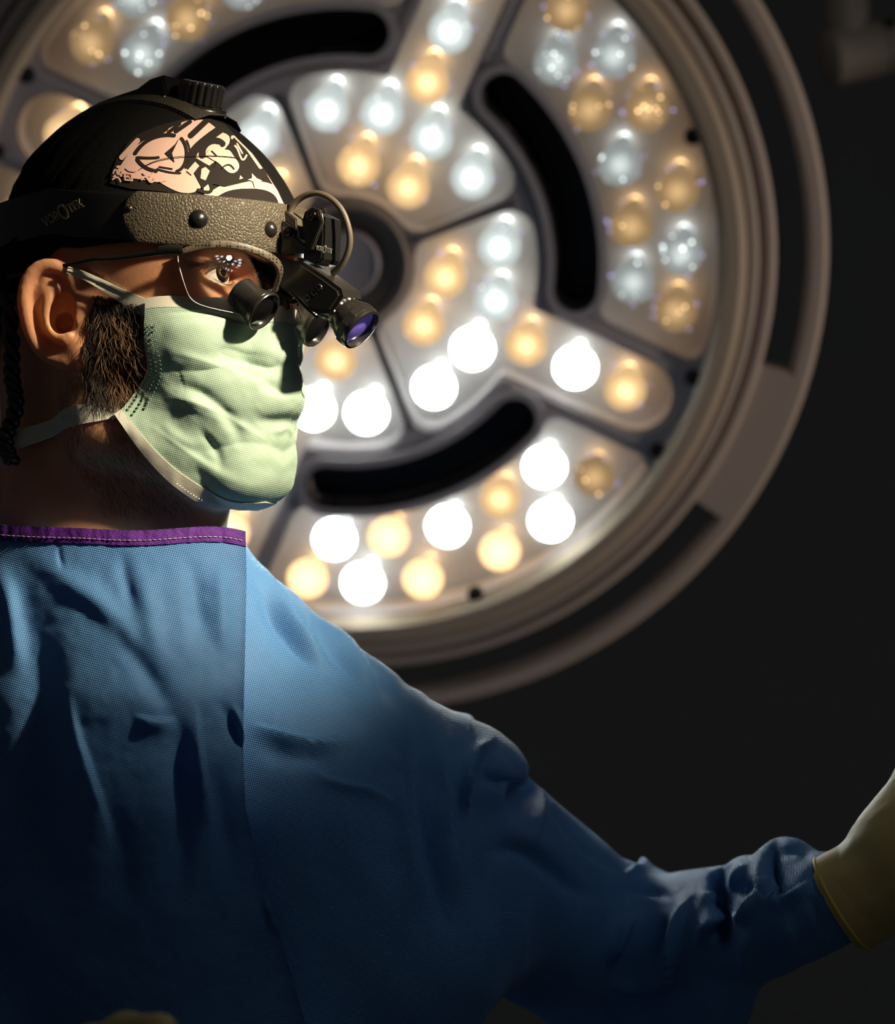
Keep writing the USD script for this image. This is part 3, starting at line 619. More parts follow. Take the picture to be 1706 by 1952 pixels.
panel = pg([(210, 350), (212, 330), (222, 303), (243, 272), (262, 256), (300, 240), (345, 228), (400, 226), (428, 236), (452, 262), (482, 292), (508, 328), (530, 362), (548, 400), (500, 396), (440, 378), (380, 372), (320, 366), (250, 360)])
pale = [pg(spline([(214, 338), (236, 306), (262, 276), (300, 256), (350, 232), (392, 230), (420, 250), (438, 262), (420, 300), (396, 320), (384, 356), (350, 368), (300, 345), (262, 332)], 60)),
        ln([(232, 300), (262, 268)], 5), ln([(224, 318), (262, 318)], 2.5), ln([(232, 330), (300, 340), (352, 350)], 7),
        ln([(396, 350), (402, 372), (425, 360), (470, 352), (515, 358), (538, 385)], 7.5), ln([(444, 262), (470, 284), (492, 312), (497, 318)], 4), ln([(512, 330), (530, 362)], 4)]
ink = [ln([(438, 232), (398, 262), (366, 296), (372, 312), (400, 326), (420, 340)], 8), ln([(398, 226), (364, 258)], 5.5), ln([(362, 232), (336, 250)], 4), ln([(342, 236), (322, 252)], 3.5), ln([(318, 246), (300, 258)], 3),
       ln([(258, 292), (276, 272), (300, 260), (332, 258)], 3.5), ln([(262, 300), (290, 301), (302, 300)], 2.5), ln([(262, 304), (276, 318), (298, 326)], 3.2), pg([(342, 263), (334, 275), (314, 292), (322, 300), (333, 310), (328, 292)]), ln([(346, 264), (356, 292), (350, 316), (338, 326)], 3),
       ln([(300, 322), (322, 328), (344, 330)], 1.8), ln([(304, 318), (328, 322)], 1.5), ln([(356, 268), (362, 292), (354, 320)], 1.6),
       pg([(446, 262), (420, 296), (402, 330), (396, 348), (428, 356), (470, 346), (505, 340), (492, 318), (470, 286)]), pg([(352, 318), (372, 300), (392, 312), (404, 318), (420, 352), (398, 350), (386, 360), (370, 330)]),
       ln([(386, 296), (392, 276), (408, 268), (424, 274)], 6), ln([(378, 362), (402, 364), (396, 340)], 3)]
blob = [pg(spline([(392, 296), (404, 280), (418, 276), (424, 284), (436, 286), (446, 298), (456, 314), (452, 326), (440, 330), (424, 318), (408, 306)], 40)), pg([(356, 326), (372, 308), (380, 316), (366, 334)]), pg([(384, 322), (392, 318), (400, 326), (392, 344), (382, 340)]),
        ln([(448, 278), (456, 292), (462, 304), (470, 296)], 1.8), ln([(452, 274), (462, 292)], 1.5), pg([(480, 330), (490, 340), (500, 344), (490, 350), (486, 358), (482, 346), (472, 342), (480, 340)]), pg([(458, 334), (464, 340), (456, 342)]),
        ln([(216, 330), (222, 324), (228, 332), (234, 326)], 1.6), ln([(215, 342), (224, 338), (230, 346)], 1.6), ln([(238, 330), (252, 332), (252, 344), (238, 342), (238, 330)], 1.6, 5), ln([(243, 335), (248, 340)], 1.2), ln([(242, 320), (254, 326), (264, 322)], 1.6), ln([(270, 342), (280, 338), (286, 346), (296, 340)], 1.8), ln([(274, 330), (284, 335), (292, 330)], 1.8), ln([(306, 346), (318, 342)], 1.8)]
inko = [ln([(424, 320), (436, 314), (446, 322)], 1.3), ln([(404, 288), (412, 296)], 1.2)]
hm = cap_hit
pan_ = part(capp, 'print_panel', decal(panel, cap_hit(0.0008)), 'print_black', label='printed cloth panel')
part(capp, 'pale_print', decal(shapely.union_all(pale).intersection(panel.buffer(-1.5)), cap_hit(0.0011)), 'print_pink', label='pale abstract print')
part(capp, 'dark_print', decal(shapely.union_all(ink).intersection(panel.buffer(-1.5)), cap_hit(0.0014), 3.0), 'print_black')
part(capp, 'pale_motif', decal(shapely.union_all(blob).intersection(panel.buffer(-1.5)), cap_hit(0.0017), 3.0), 'print_pink')
part(capp, 'dark_motif', decal(shapely.union_all(inko), cap_hit(0.0020), 3.0), 'print_black')
part(capp, 'stitch_seam', decal(ln([(268, 322), (300, 306), (350, 298), (420, 298), (458, 302)], 0.7, 40), cap_hit(0.0021), 2.0, 3.0), 'print_black')
# ------------------------------------------------------------------ headset: headband, crown strap, knob, hinge, lamp, cable
hc = Field(*hf.ax); hc.d = np.minimum(hf.d, cf.d)
ths = np.linspace(-math.pi, math.pi, 241)
def band_z(t): return 0.050 + 0.009 * np.clip(np.abs(t) / 1.6, 0, 1) ** 2 - 0.010 * np.clip((np.abs(t) - 1.6) / 1.5, 0, 1)
def band_r(z0):
    d = np.stack([np.cos(ths), np.sin(ths), 0 * ths], -1); return np.max([np.linalg.norm(hc.hit(d * 0.16 + V(0, 0, 1) * (z0 + dz)[:, None], -d, 0, 0.12, 0, 240)[:, :2], axis=1) for dz in (-0.012, 0, 0.012)], 0)
rb = band_r(band_z(ths)); ker = np.exp(-np.linspace(-2, 2, 15) ** 2); rb = np.convolve(np.r_[rb[-8:-1], rb, rb[1:8]], ker / ker.sum(), 'valid')
def band_pt(t, z, o=0.0):
    r = np.interp(t, ths, rb) + o; return np.stack([r * np.cos(t), r * np.sin(t), band_z(t) + z], -1)
def band_strip(t0, t1, h, th, off, n=120, pad=0.0, ends=0.0):
    t = np.linspace(t0, t1, n); s = np.linspace(0, 2 * np.pi, 40, endpoint=False)
    zz = np.sign(np.sin(s)) * np.abs(np.sin(s)) ** .5 * h / 2; oo = np.sign(np.cos(s)) * np.abs(np.cos(s)) ** .6
    e = np.clip(np.minimum(t - t0, t1 - t) / (ends + 1e-9), 0, 1) ** .5 if ends else np.ones(n)
    g = band_pt(t[:, None], zz[None] * (0.35 + 0.65 * e[:, None]), off + th / 2 + oo[None] * th / 2 + pad * np.cos(np.clip(zz / h * 2, -1, 1) * 1.4)[None] * (oo[None] > 0))
    g = np.concatenate([g, g[:, :1]], 1); v = g.reshape(-1, 3); f = grid_faces(n, 41, True)
    return v, f
hset = thing('headlight_headset', 'black leather headlight headset worn over the cap, with cable loop and violet lens', 'headset', to_world(V(0, 0, 0.05)))
tg, zg = np.meshgrid(np.linspace(-2.9, 0.3, 640), np.linspace(-0.014, 0.014, 57), indexing='ij'); bg_ = band_pt(tg, zg, 0.0036); bpx = proj(to_world(bg_))
TL_ = float(tg.ravel()[np.argmin(((bpx - (236, 400)) ** 2).sum(-1))])
hpart(hset, 'headband', band_strip(TL_, -TL_, 0.029, 0.0028, 0.0006, 160, 0.0012, 0.08), 'leather', 60)
hpart(hset, 'rear_band', cat([band_strip(-TL_ - 0.12, math.pi, 0.026, 0.0016, 0.0003, 50), band_strip(-math.pi, TL_ + 0.12, 0.026, 0.0016, 0.0003, 50)]), 'plastic_black', 60)
def on_band(px, py, off):
    k = np.argmin(((bpx - (px, py)) ** 2).sum(-1)); t, z = tg.ravel()[k], zg.ravel()[k]; q = band_pt(t, z, off); n = V(math.cos(t), math.sin(t), 0)
    t1 = band_pt(t + .01, z, off) - band_pt(t - .01, z, off); n = np.cross(t1, V(0, 0, 1)); return q, n / np.linalg.norm(n)
for px, py, r, m in ((378, 418, 0.0047, 'plastic_black'), (515, 437, 0.0042, 'metal_black')):
    q, n = on_band(px, py, 0.0038); hpart(hset, 'rivet', lathe([(r * 1.15, 0), (r * 1.15, 0.0006), (r, 0.0011), (r * .8, 0.0022), (r * .45, 0.0030), (0, 0.0033)], 28, q, n), m)
q, n = on_band(247, 398, 0.0036); hpart(hset, 'rivet', lathe([(0.002, 0), (0.0016, 0.0014), (0, 0.0018)], 16, q, n), 'metal_black')
# lettering on the side of the rear band and on the lamp arm: same letters, tall middle O
def wordmark(h):
    ms, x = [], 0.0
    for txt, s in (('VOR', 1.0), ('O', 1.65), ('TEK', 1.0)):
        m = meshkit.text_mesh(txt, h * s, 0.0004, True); v = np.array(m.vertices); v[:, 0] *= 0.82; v[:, 0] += x - v[:, 0].min(); v[:, 1] -= (s - 1) * h * .42; x = v[:, 0].max() + h * .10; ms.append((v, np.array(m.faces)))
    v, f = cat(ms); v[:, 0] /= x; return v, f
wv, wf = wordmark(0.010)
def text_on(v, hit, x0, y0, x1, y1, hpx, h):
    ux = V(x1 - x0, y1 - y0); L_ = np.linalg.norm(ux); u = ux / L_; w = V(u[1], -u[0]); p = V(x0, y0) + np.outer(v[:, 0] * L_, u) + np.outer(v[:, 1] / h * hpx, w); return p
tp = text_on(wv, None, 84, 432, 160, 392, 17, 0.010)
tv = np.array([ (lambda qn: qn[0] + qn[1] * (0.0004 + z))(on_band(a, b, 0.0020)) for (a, b), z in zip(tp, wv[:, 2])])
hpart(hset, 'lettering', (tv, wf), 'text_gold', False, label='gold lettering on the rear band')
# crown strap, along the middle of the skull
al = np.linspace(math.radians(52), math.radians(215), 80); dd = np.stack([np.cos(al), 0 * al, np.sin(al)], -1); o0 = V(-0.005, 0, 0.03)
def crown(y, off):
    d = dd; h = cf.hit(o0 + d * 0.15 + V(0, 1, 0) * y, -d, 0, 0.12, 0, 240); h2 = cf.hit(o0 + d * 0.15, -d, 0, 0.12, 0, 240); r = np.linalg.norm((h - o0)[:, [0, 2]], axis=1); r2 = np.linalg.norm((h2 - o0)[:, [0, 2]], axis=1)
    r = np.where(np.isnan(r), r2, r) + off; return o0 + d * r[:, None] + V(0, 1, 0) * y
W = 0.024
sec = [(-W, 0.0003), (-W, 0.0025), (-W * .6, 0.0042), (0, 0.0044), (W * .6, 0.0042), (W, 0.0025), (W, 0.0003)]
g = np.stack([crown(y, o) for y, o in sec], 1); v, f = g.reshape(-1, 3), grid_faces(80, 7)
hpart(hset, 'crown_strap', (v, f), 'leather_crown', 60)
K0 = hp(380, 203, 0.0); kax = V(0.24, -0.06, 0.97); kax /= np.linalg.norm(kax)
def ribbed(r, h, n=22, dep=0.0012):
    a = np.linspace(0, 2 * np.pi, n * 8, endpoint=False); rr = r - dep * (0.5 + 0.5 * np.cos(a * n)) ** 2; ms = []
    prof = [(0.0, 0), (0.9, 0), (1.0, 0.1), (1.0, 0.88), (0.93, 1.0), (0, 1.0)]; N = len(a)
    v = np.concatenate([np.stack([np.cos(a) * (rr if .95 < s else r - dep) * s, np.sin(a) * (rr if .95 < s else r - dep) * s, np.full(N, t * h)], -1) for s, t in prof]); i = np.arange(N); j = (i + 1) % N
    return v, np.vstack([np.stack([k * N + i, k * N + j, (k + 1) * N + j, (k + 1) * N + i], -1) for k in range(len(prof) - 1)])
kv, kf = ribbed(0.0140, 0.0140, 20); hpart(hset, 'adjuster_knob', (kv @ frame(kax).T + K0, kf), 'metal_black', 35)
hpart(hset, 'knob_base', lathe([(0.0, -0.004), (0.017, -0.004), (0.0165, 0.0), (0.011, 0.0015), (0, 0.0015)], 32, K0, kax), 'plastic_black')
hpart(hset, 'adjuster_plate', plate([(338, 150), (350, 202), (300, 216), (240, 228), (204, 244), (199, 222), (212, 203), (246, 190), (288, 176), (312, 158)], -0.015, 0.015, 0.0012), 'plastic_black', 30)
hpart(hset, 'adjuster_plate', plate([(208, 214), (186, 236), (158, 262), (132, 288), (146, 300), (206, 262)], -0.013, 0.013, 0.001), 'plastic_black', 30)
for px, py in ((246, 198), (311, 185)): hpart(hset, 'rivet', lathe([(0.0016, 0), (0.0012, 0.001), (0, 0.0014)], 14, hp(px, py, -0.015), (0, -1, 0)), 'steel_dark')
# hinge and lamp arm on the brow
q, n = on_band(550, 440, 0.003)
hpart(hset, 'hinge_base', plate([(537, 402), (558, 424), (586, 443), (586, 455), (610, 476), (602, 487), (560, 488), (536, 470)], -0.013, 0.013, 0.001), 'metal_black', 30)
hpart(hset, 'hinge_top', plate([(552, 402), (566, 407), (583, 421), (584, 441), (560, 424)], -0.009, 0.012, 0.0006), 'cable_rubber', 30)
hpart(hset, 'lamp_arm', plate([(579, 421), (584, 404), (598, 396), (611, 400), (616, 424), (596, 476), (586, 478), (584, 452)], -0.0150, -0.0105, 0.0008), 'metal_black', 30)
hpart(hset, 'arm_edge', tube(hp(*np.array([(613, 408), (616, 425), (606, 450), (596, 475)], float).T, -0.0152), 0.0007, 8), 'steel')
hpart(hset, 'lamp_arm', plate([(606, 399), (618, 397), (622, 404), (616, 424), (604, 440)], 0.0105, 0.0150, 0.0008), 'metal_black', 30)
hpart(hset, 'arm_housing', plate([(613, 406), (635, 417), (635, 452), (632, 496), (626, 504), (616, 507), (594, 496), (594, 476), (615, 428)], -0.0100, 0.0100, 0.0012), 'plastic_black', 30)
tp = text_on(wv, None, 602, 476, 632.5, 483, 8.5, 0.010); q = hp(tp[:, 0], tp[:, 1], np.full(len(tp), -0.0101)); q[:, 1] -= wv[:, 2] * .5; hpart(hset, 'lettering', (q, wf), 'text_white', False, label='white lettering on the lamp arm')
for px, py, yp, r in ((595, 411, -0.0150, 0.0030), (549.5, 442.5, -0.0130, 0.0029), (581, 468, -0.0130, 0.0016)):
    hpart(hset, 'screw', lathe([(r, 0), (r, 0.0010), (r * .85, 0.0016), (r * .6, 0.0016), (r * .5, 0.0010), (r * .28, 0.0010), (r * .2, 0.0018), (0, 0.0018)], 24, hp(px, py, yp), (0, -1, 0)), 'steel_dark')
# lamp body, barrel, head
hpart(hset, 'lamp_body', plate([(552, 496), (594, 501), (636, 529), (668, 553), (672, 568), (650, 600), (622, 600), (600, 588), (549, 546), (546, 508)], -0.0125, 0.0125, 0.0022), 'metal_black', 30)
hpart(hset, 'body_slot', plate([(592, 503), (600, 504), (622, 521), (616, 524)], -0.004, 0.004), 'rubber_black', 30)
for px, py in ((609, 548), (588, 568), (600, 557)): hpart(hset, 'screw', lathe([(0.0021, 0), (0.0019, 0.001), (0.0012, 0.0012), (0.0008, 0.0006), (0, 0.0006)], 20, hp(px, py, -0.0125), (0, -1, 0)), 'metal_black')
A, B = hp(628, 572, 0.0), hp(690, 629, 0.0); ax = B - A; LL = np.linalg.norm(ax); ax /= LL
hpart(hset, 'barrel', lathe([(0.0100, -0.012), (0.0108, -0.001), (0.0108, 0.004), (0.0096, 0.006), (0.0092, 0.009), (0.0100, 0.0105), (0.0098, LL * .50)], 40, A, ax), 'metal_black')
hpart(hset, 'lamp_head', lathe([(0.0098, LL * .44), (0.0108, LL * .47), (0.0112, LL * .55), (0.0132, LL * .70), (0.0136, LL * .93), (0.0132, LL), (0.0118, LL + .0004), (0.0113, LL - .0015), (0.0113, LL - .004)], 44, A, ax), 'metal_black', 40)
rimv, rimf = ribbed(0.0140, 0.004, 8, 0.0007); hpart(hset, 'grip_ring', lathe([(0.0135, LL * .74), (0.0141, LL * .76), (0.0141, LL * .90), (0.0135, LL * .93)], 12, A, ax), 'metal_black', False)
hpart(hset, 'lens', lathe([(0.0114, LL - 0.0036), (0.0075, LL - 0.0022), (0.004, LL - 0.0016), (0, LL - 0.0014)], 40, A, ax), 'lens_violet_glow', label='coated lens with an added violet glow for its reflection')
Fr = frame(ax)
for k in range(10):
    t = 2 * math.pi * k / 10; d = Fr[:, 0] * math.cos(t) + Fr[:, 1] * math.sin(t); hpart(hset, 'focus_dot', lathe([(0.0011, 0), (0.0010, 0.0005), (0, 0.0005)], 14, A + ax * LL * .405 + d * 0.0097, d), 'text_white')
cab = hp(*spline(np.array([(556, 432), (553, 405), (563, 386), (582, 373), (606, 369), (632, 380), (652, 402), (663, 430), (667, 458), (662, 484), (650, 506), (634, 521)], float), 60).T, np.linspace(-0.006, 0.004, 60)); hpart(hset, 'lamp_cable', tube(cab, 0.0019, 14), 'cable_rubber')
# twisted cord down the nape
for ph in (0, math.pi):
    t = np.linspace(0, 1, 90); c = np.array([(12, 560), (22, 690), (24, 730), (30, 760), (24, 800), (12, 830), (14, 860), (24, 880)], float); c = spline(c, 90)
    yy = np.linspace(-0.05, -0.045, 90); w = P(c[:, 0], c[:, 1], yy) + 0.0026 * np.stack([np.cos(t * 42 + ph), np.sin(t * 42 + ph), 0 * t], -1); part(hset, 'power_cord', tube(w, 0.0027, 10), 'plastic_black')

# ------------------------------------------------------------------ magnifying spectacles
gl = thing('magnifying_spectacles', 'perforated frame spectacles with two black magnifying loupes in front of the eyes', 'spectacles', to_world(V(0.09, 0, 0.02)))
brow = spline(np.array([(334, 482), (362, 475), (392, 468), (424, 465), (455, 469), (482, 476), (507, 486), (526, 499), (534, 516), (531, 534), (525, 554)], float), 60)
byp = np.interp(np.linspace(0, 1, 60), [0, .25, .5, .75, 1], [-0.070, -0.061, -0.045, -0.027, -0.013]); bq = hp(brow[:, 0], brow[:, 1], byp)
def flat_tube(pts, rw, rh, n=14):
    """band of half height rh and half thickness rw along pts"""
    t = np.gradient(pts, axis=0); t /= np.linalg.norm(t, axis=1, keepdims=True); o = pts - V(0.02, 0, 0.02); o[:, 2] = 0; o /= np.linalg.norm(o, axis=1, keepdims=True)
    o = o - t * (o * t).sum(1, keepdims=True); o /= np.linalg.norm(o, axis=1, keepdims=True); h = np.cross(t, o); a = np.linspace(0, 2 * np.pi, n + 1); c, s = np.sign(np.cos(a)) * np.abs(np.cos(a)) ** .6, np.sign(np.sin(a)) * np.abs(np.sin(a)) ** .6
    rw, rh = np.broadcast_to(rw, len(pts)), np.broadcast_to(rh, len(pts))
    v = (pts[:, None] + o[:, None] * (c[None, :, None] * rw[:, None, None]) + h[:, None] * (s[None, :, None] * rh[:, None, None])).reshape(-1, 3); return v, grid_faces(len(pts), n + 1)
for mr in (lambda v: v, mirror):
    fx = lambda m: (mr(m[0]), m[1] if mr is not mirror else np.asarray(m[1])[:, ::-1])
    fr = hpart(gl, 'brow_frame', fx(flat_tube(bq, 0.0011, np.interp(np.linspace(0, 1, 60), [0, .3, .8, 1], [.0016, .0021, .0024, .0019]))), 'frame_mesh', 60)
    tq = hp(*spline(np.array([(182, 494), (222, 492), (262, 487), (304, 481), (342, 478)], float), 20).T, np.linspace(-0.081, -0.0715, 20)); tq = np.vstack([[V(-0.03, -0.082, 0.022)], tq])
    hpart(gl, 'temple_arm', fx(flat_tube(tq, 0.0012, np.linspace(.0011, .0019, 21))), 'plastic_black', 60)
    sl = hp(*np.array([(304, 477), (322, 474), (350, 476)], float).T, np.array([-0.0735, -0.0725, -0.0700])); hpart(gl, 'temple_sleeve', fx(flat_tube(sl, 0.0016, 0.0022)), 'metal_black', 60)
# lenses: spherical, wrapped
Q = hp(437, 490, -0.040); Vd = to_head(CAM) - Q; Vd /= np.linalg.norm(Vd); Ld = to_head(KEY_POS) - Q; Ld /= np.linalg.norm(Ld); hv = Vd + Ld; hv /= np.linalg.norm(hv); RLs = 0.088; LCn = Q - hv * RLs
def on_lens(px, py):
    o = to_head(CAM); d = ray(px, py) @ HM.T; d = d / np.linalg.norm(d, axis=-1, keepdims=True); b = (d @ (o - LCn)); c = (o - LCn) @ (o - LCn) - RLs ** 2; disc = b * b - c
    t = -b - np.sqrt(np.maximum(disc, 0)); w = o + d * t[..., None]; w[disc < 0] = np.nan; return w
lo = np.array([(339, 488), (341, 505), (347, 528), (355, 552), (363, 568), (380, 580), (420, 591), (462, 599), (498, 600), (518, 588), (526, 566)], float); lo = spline(lo, 50)
outl = sg.Polygon(np.vstack([lo, brow[::-1]])).buffer(0)
lv, lf_ = decal(outl, on_lens, 6.0, 3.0); nn = lv - LCn; nn /= np.linalg.norm(nn, axis=1, keepdims=True); NL = len(lv)
lens_m = (np.vstack([lv, lv - nn * 0.0012]), np.vstack([lf_, lf_[:, ::-1] + NL]))
eq = on_lens(lo[:, 0], lo[:, 1]); eq = eq[~np.isnan(eq[:, 0])]
for mr in (lambda v: v, mirror):
    fl = (lambda f: f) if mr is not mirror else (lambda f: np.asarray(f)[:, ::-1])
    ln_ = hpart(gl, 'lens', (mr(lens_m[0]), fl(lens_m[1])), 'spectacle_glass', True); et = tube(eq, 0.0002, 6); hpart(ln_, 'lens_edge', (mr(et[0]), fl(et[1])), 'steel')  # steel wire stands in for the edge highlight of the rimless glass
    yp = -0.031 if mr is not mirror else 0.031
    A, B = (hp(460, 561, yp), hp(505, 595, yp)) if mr is not mirror else (hp(560, 601, yp), hp(606, 627, yp)); ax = B - A; LL = np.linalg.norm(ax); ax /= LL
    lp_ = hpart(gl, 'loupe_barrel', lathe([(0, -0.002), (0.0088, -0.002), (0.0098, -0.001), (0.0098, 0.001), (0.0094, 0.003), (0.0097, LL * .5), (0.0103, LL * .62), (0.0114, LL * .8), (0.0120, LL * .84), (0.0121, LL * .97), (0.0117, LL), (0.0109, LL), (0.0106, LL - .002)], 44, A, ax), 'metal_black', 35)
    hpart(lp_, 'objective_glass', lathe([(0.0107, LL - .0020), (0.006, LL - .0008), (0, LL - .0003)], 40, A, ax), 'loupe_glass'); hpart(lp_, 'marking_ring', lathe([(0.01215, LL * .875), (0.01222, LL * .88), (0.01222, LL * .885), (0.01215, LL * .89)], 44, A, ax), 'steel_dark')
    m0 = A + ax * LL * .35; hpart(gl, 'loupe_arm', tube(np.array([m0 + V(0, -np.sign(yp) * .009, .004), V(m0[0] - .002, yp * .45, m0[2] + .0085), V(0.113, np.sign(yp) * 0.004, 0.010)]), 0.0017, 10), 'steel_dark')
hpart(gl, 'bridge_mount', plate([(529, 500), (548, 493), (552, 500), (547, 560), (540, 580), (531, 556)], -0.007, 0.007, 0.0008), 'metal_black', 30)
for yp in (-0.0105, 0.0105): hpart(gl, 'hinge_rod', tube(hp(*np.array([(546, 548), (574, 578), (604, 606)], float).T, yp), 0.0009, 8), 'steel_dark')
hpart(gl, 'drop_bar', plate([(541, 556), (545, 556), (551, 588), (547, 590)], -0.004, -0.001), 'metal_black', 30)

# ------------------------------------------------------------------ face mask
NU, NV = 110, 150
top_c = spline(np.array([(277, 570), (310, 566), (360, 570), (410, 579), (455, 584), (505, 584), (549, 592)], float), NU)
bot_c = spline(np.array([(217, 790), (258, 846), (305, 902), (350, 940), (392, 964), (428, 968), (455, 969), (474, 967)], float), NU)
lef_c = spline(np.array([(277, 570), (277, 612), (278, 660), (282, 702), (268, 732), (243, 768), (217, 790)], float), NV)
rig_c = spline(np.array([(549, 590), (551, 622), (555, 655), (566, 690), (574, 726), (572, 768), (556, 796), (548, 812), (548, 838), (532, 880), (506, 925), (474, 967)], float), NV)
u, v = np.linspace(0, 1, NU), np.linspace(0, 1, NV); U_, V_ = np.meshgrid(u, v, indexing='ij')
cp = ((1 - V_)[..., None] * top_c[:, None] + V_[..., None] * bot_c[:, None] + (1 - U_)[..., None] * lef_c[None] + U_[..., None] * rig_c[None]
      - ((1 - U_) * (1 - V_))[..., None] * top_c[0] - (U_ * (1 - V_))[..., None] * top_c[-1] - ((1 - U_) * V_)[..., None] * bot_c[0] - (U_ * V_)[..., None] * bot_c[-1])
lh = to_head(head_hit(0.0022)(lef_c[:, 0], lef_c[:, 1])); edge_y = np.where(np.isnan(lh[:, 1]), -0.060, lh[:, 1]); edge_y = np.convolve(np.pad(edge_y, 10, 'edge'), np.ones(21) / 21, 'valid')
EY = edge_y[None] * (1 - U_ ** np.interp(V_, [0, .25, .6, 1], [1.25, 1.2, 1.6, 1.5]))
mq = hp(cp[..., 0], cp[..., 1], EY)
mw = np.concatenate([mq, mirror(mq[::-1])[1:]], 0)                  # right half, then its mirror image
def push(q, gap):
    sh = q.shape; q = q.reshape(-1, 3)
    for _ in range(3):
        d = hf.at(q); n = hf.normal(q); q = q + n * np.maximum(gap - d, 0)[:, None]
    return q.reshape(sh)
mw = push(mw, 0.0035)
for _ in range(3): mw[1:-1, 1:-1] = 0.5 * mw[1:-1, 1:-1] + 0.125 * (mw[2:, 1:-1] + mw[:-2, 1:-1] + mw[1:-1, 2:] + mw[1:-1, :-2])
mpx = np.concatenate([cp, cp[::-1][1:]], 0).reshape(-1, 2)
MF = [([(310, 690), (350, 672), (420, 700), (500, 735), (575, 748)], 16, 0.0023, 'a'), ([(300, 770), (380, 770), (470, 820), (540, 850)], 15, 0.0019, 'a'), ([(262, 800), (330, 845), (400, 890), (470, 915), (520, 905)], 14, 0.0016, 'a'),
      ([(380, 652), (430, 672), (500, 692), (560, 690)], 11, -0.0030, 'r'), ([(305, 725), (370, 745), (430, 790), (462, 855), (452, 868)], 13, -0.0028, 'r'), ([(330, 760), (400, 770), (440, 800)], 16, 0.0018, 'r'),
      ([(490, 720), (530, 742), (575, 735)], 10, -0.0024, 'r'), ([(530, 655), (545, 668), (562, 670)], 6, -0.0026, 'r'), ([(480, 800), (540, 802), (572, 790)], 11, -0.0016, 'r'), ([(520, 832), (545, 815), (560, 812)], 8, 0.0012, 'r'),
      ([(290, 600), (380, 606), (470, 612), (545, 622)], 5, -0.0008, 'r'), ([(415, 905), (420, 880), (405, 850), (370, 810)], 9, -0.0016, 'r'), ([(300, 800), (350, 840), (390, 850)], 12, 0.0016, 'r'), ([(450, 880), (490, 890), (528, 880)], 12, -0.0008, 'r'), ([(400, 690), (470, 700), (520, 716)], 10, 0.0016, 'r'), ([(310, 640), (350, 630), (400, 632)], 12, 0.0010, 'r')]
dsp = fold_disp(mpx, MF) + (meshkit.fbm(np.c_[mpx / 60.0, np.zeros(len(mpx))], 3, 9) - .5) * 0.0022 * np.clip((mpx[:, 1] - 600) / 60, 0, 1)
dsp *= np.clip(np.minimum(np.r_[u, u[::-1][1:]][:, None] / 0.16, 1), 0, 1).repeat(NV, 1).ravel() ** 1.5; mv = mw.reshape(-1, 3); q4 = grid_faces(*mw.shape[:2]); t3 = np.vstack([q4[:, [0, 1, 2]], q4[:, [0, 2, 3]]]); nn = vnormals(mv, t3)
if (nn * (mv - V(0.05, 0, -0.04))).sum() < 0: nn = -nn; mw_flip = True
else: mw_flip = False
mv = mv + nn * dsp[:, None]; mgrid = push(mv.reshape(mw.shape), 0.0022)
if mw_flip: mgrid = mgrid[::-1]
mask = thing('surgical_mask', 'pleated green surgical face mask covering nose and mouth, tied behind the ear', 'face mask', to_world(V(0.08, 0, -0.04)))
kt = int(0.085 * NV)
mb = hpart(mask, 'mask_body', sheet(mgrid[:, kt:], 0.0008), 'mask_cloth', 60)
hpart(mask, 'top_band', sheet(mgrid[:, :kt + 2] + 0, 0.0012), 'mask_white', 60, label='white top edge band')
def strip(px_line, w0, w1, n, off=0.0012, m=7, surf=None, curl=0.0):
    c = spline(np.array(px_line, float), n); t = np.gradient(c, axis=0); t /= np.linalg.norm(t, axis=1, keepdims=True); nrm = np.c_[-t[:, 1], t[:, 0]]; w = np.linspace(w0, w1, n)
    s = np.linspace(-.5, .5, m); p = c[:, None] + nrm[:, None] * (s[None, :, None] * w[:, None, None]); return p
# bottom binding follows the lower edge of the mask grid
kb = int(0.925 * NV); hpart(mask, 'bottom_binding', sheet(mgrid[:, kb:] + (vnormals(mgrid.reshape(-1, 3), t3).reshape(mgrid.shape)[:, kb:]) * 0.0007 * (1), 0.0022), 'mask_white', 60, label='white bottom binding')
near = mgrid[::-1] if mw_flip else mgrid                            # near[0] is the edge by the ear
nnr = vnormals(near.reshape(-1, 3), t3 if not mw_flip else t3).reshape(near.shape); sgn = 1 if (nnr * (near - V(0.05, 0, -0.04))).sum() > 0 else -1; nnr = nnr * sgn
def on_mask(i, j, off): 
    i0, j0 = int(i), int(j); return near[min(i0, near.shape[0] - 1), min(j0, NV - 1)] + nnr[min(i0, near.shape[0] - 1), min(j0, NV - 1)] * off
def quad(c, n, s):
    F = frame(n); a = np.array([(-s, -s), (s, -s), (s, s), (-s, s)]); return np.vstack([c + F[:, :2] @ q for q in a] + [c + F[:, :2] @ (q * .8) + n * 0.0004 for q in a]), np.array([[4, 5, 6, 7], [0, 1, 5, 4], [1, 2, 6, 5], [2, 3, 7, 6], [3, 0, 4, 7]])
wd = []
for j in np.arange(int(0.20 * NV), int(0.88 * NV), 4.6):
    for i in (3, 7, 11):
        if j / NV > .8 and i > 8: continue
        wd.append(quad(on_mask(i, j, 0.0004), nnr[i, int(j)], 0.00056))
hpart(mask, 'weld_marks', cat(wd), 'weld_dark', False, label='rows of small square weld marks by the edge', kind='stuff')
wd = [quad(on_mask(i, NV - 4, 0.0012), nnr[i, NV - 4], 0.00045) for i in range(50, 104, 2)]
hpart(mask, 'edge_stitches', cat(wd), 'weld_pale', False, kind='stuff')
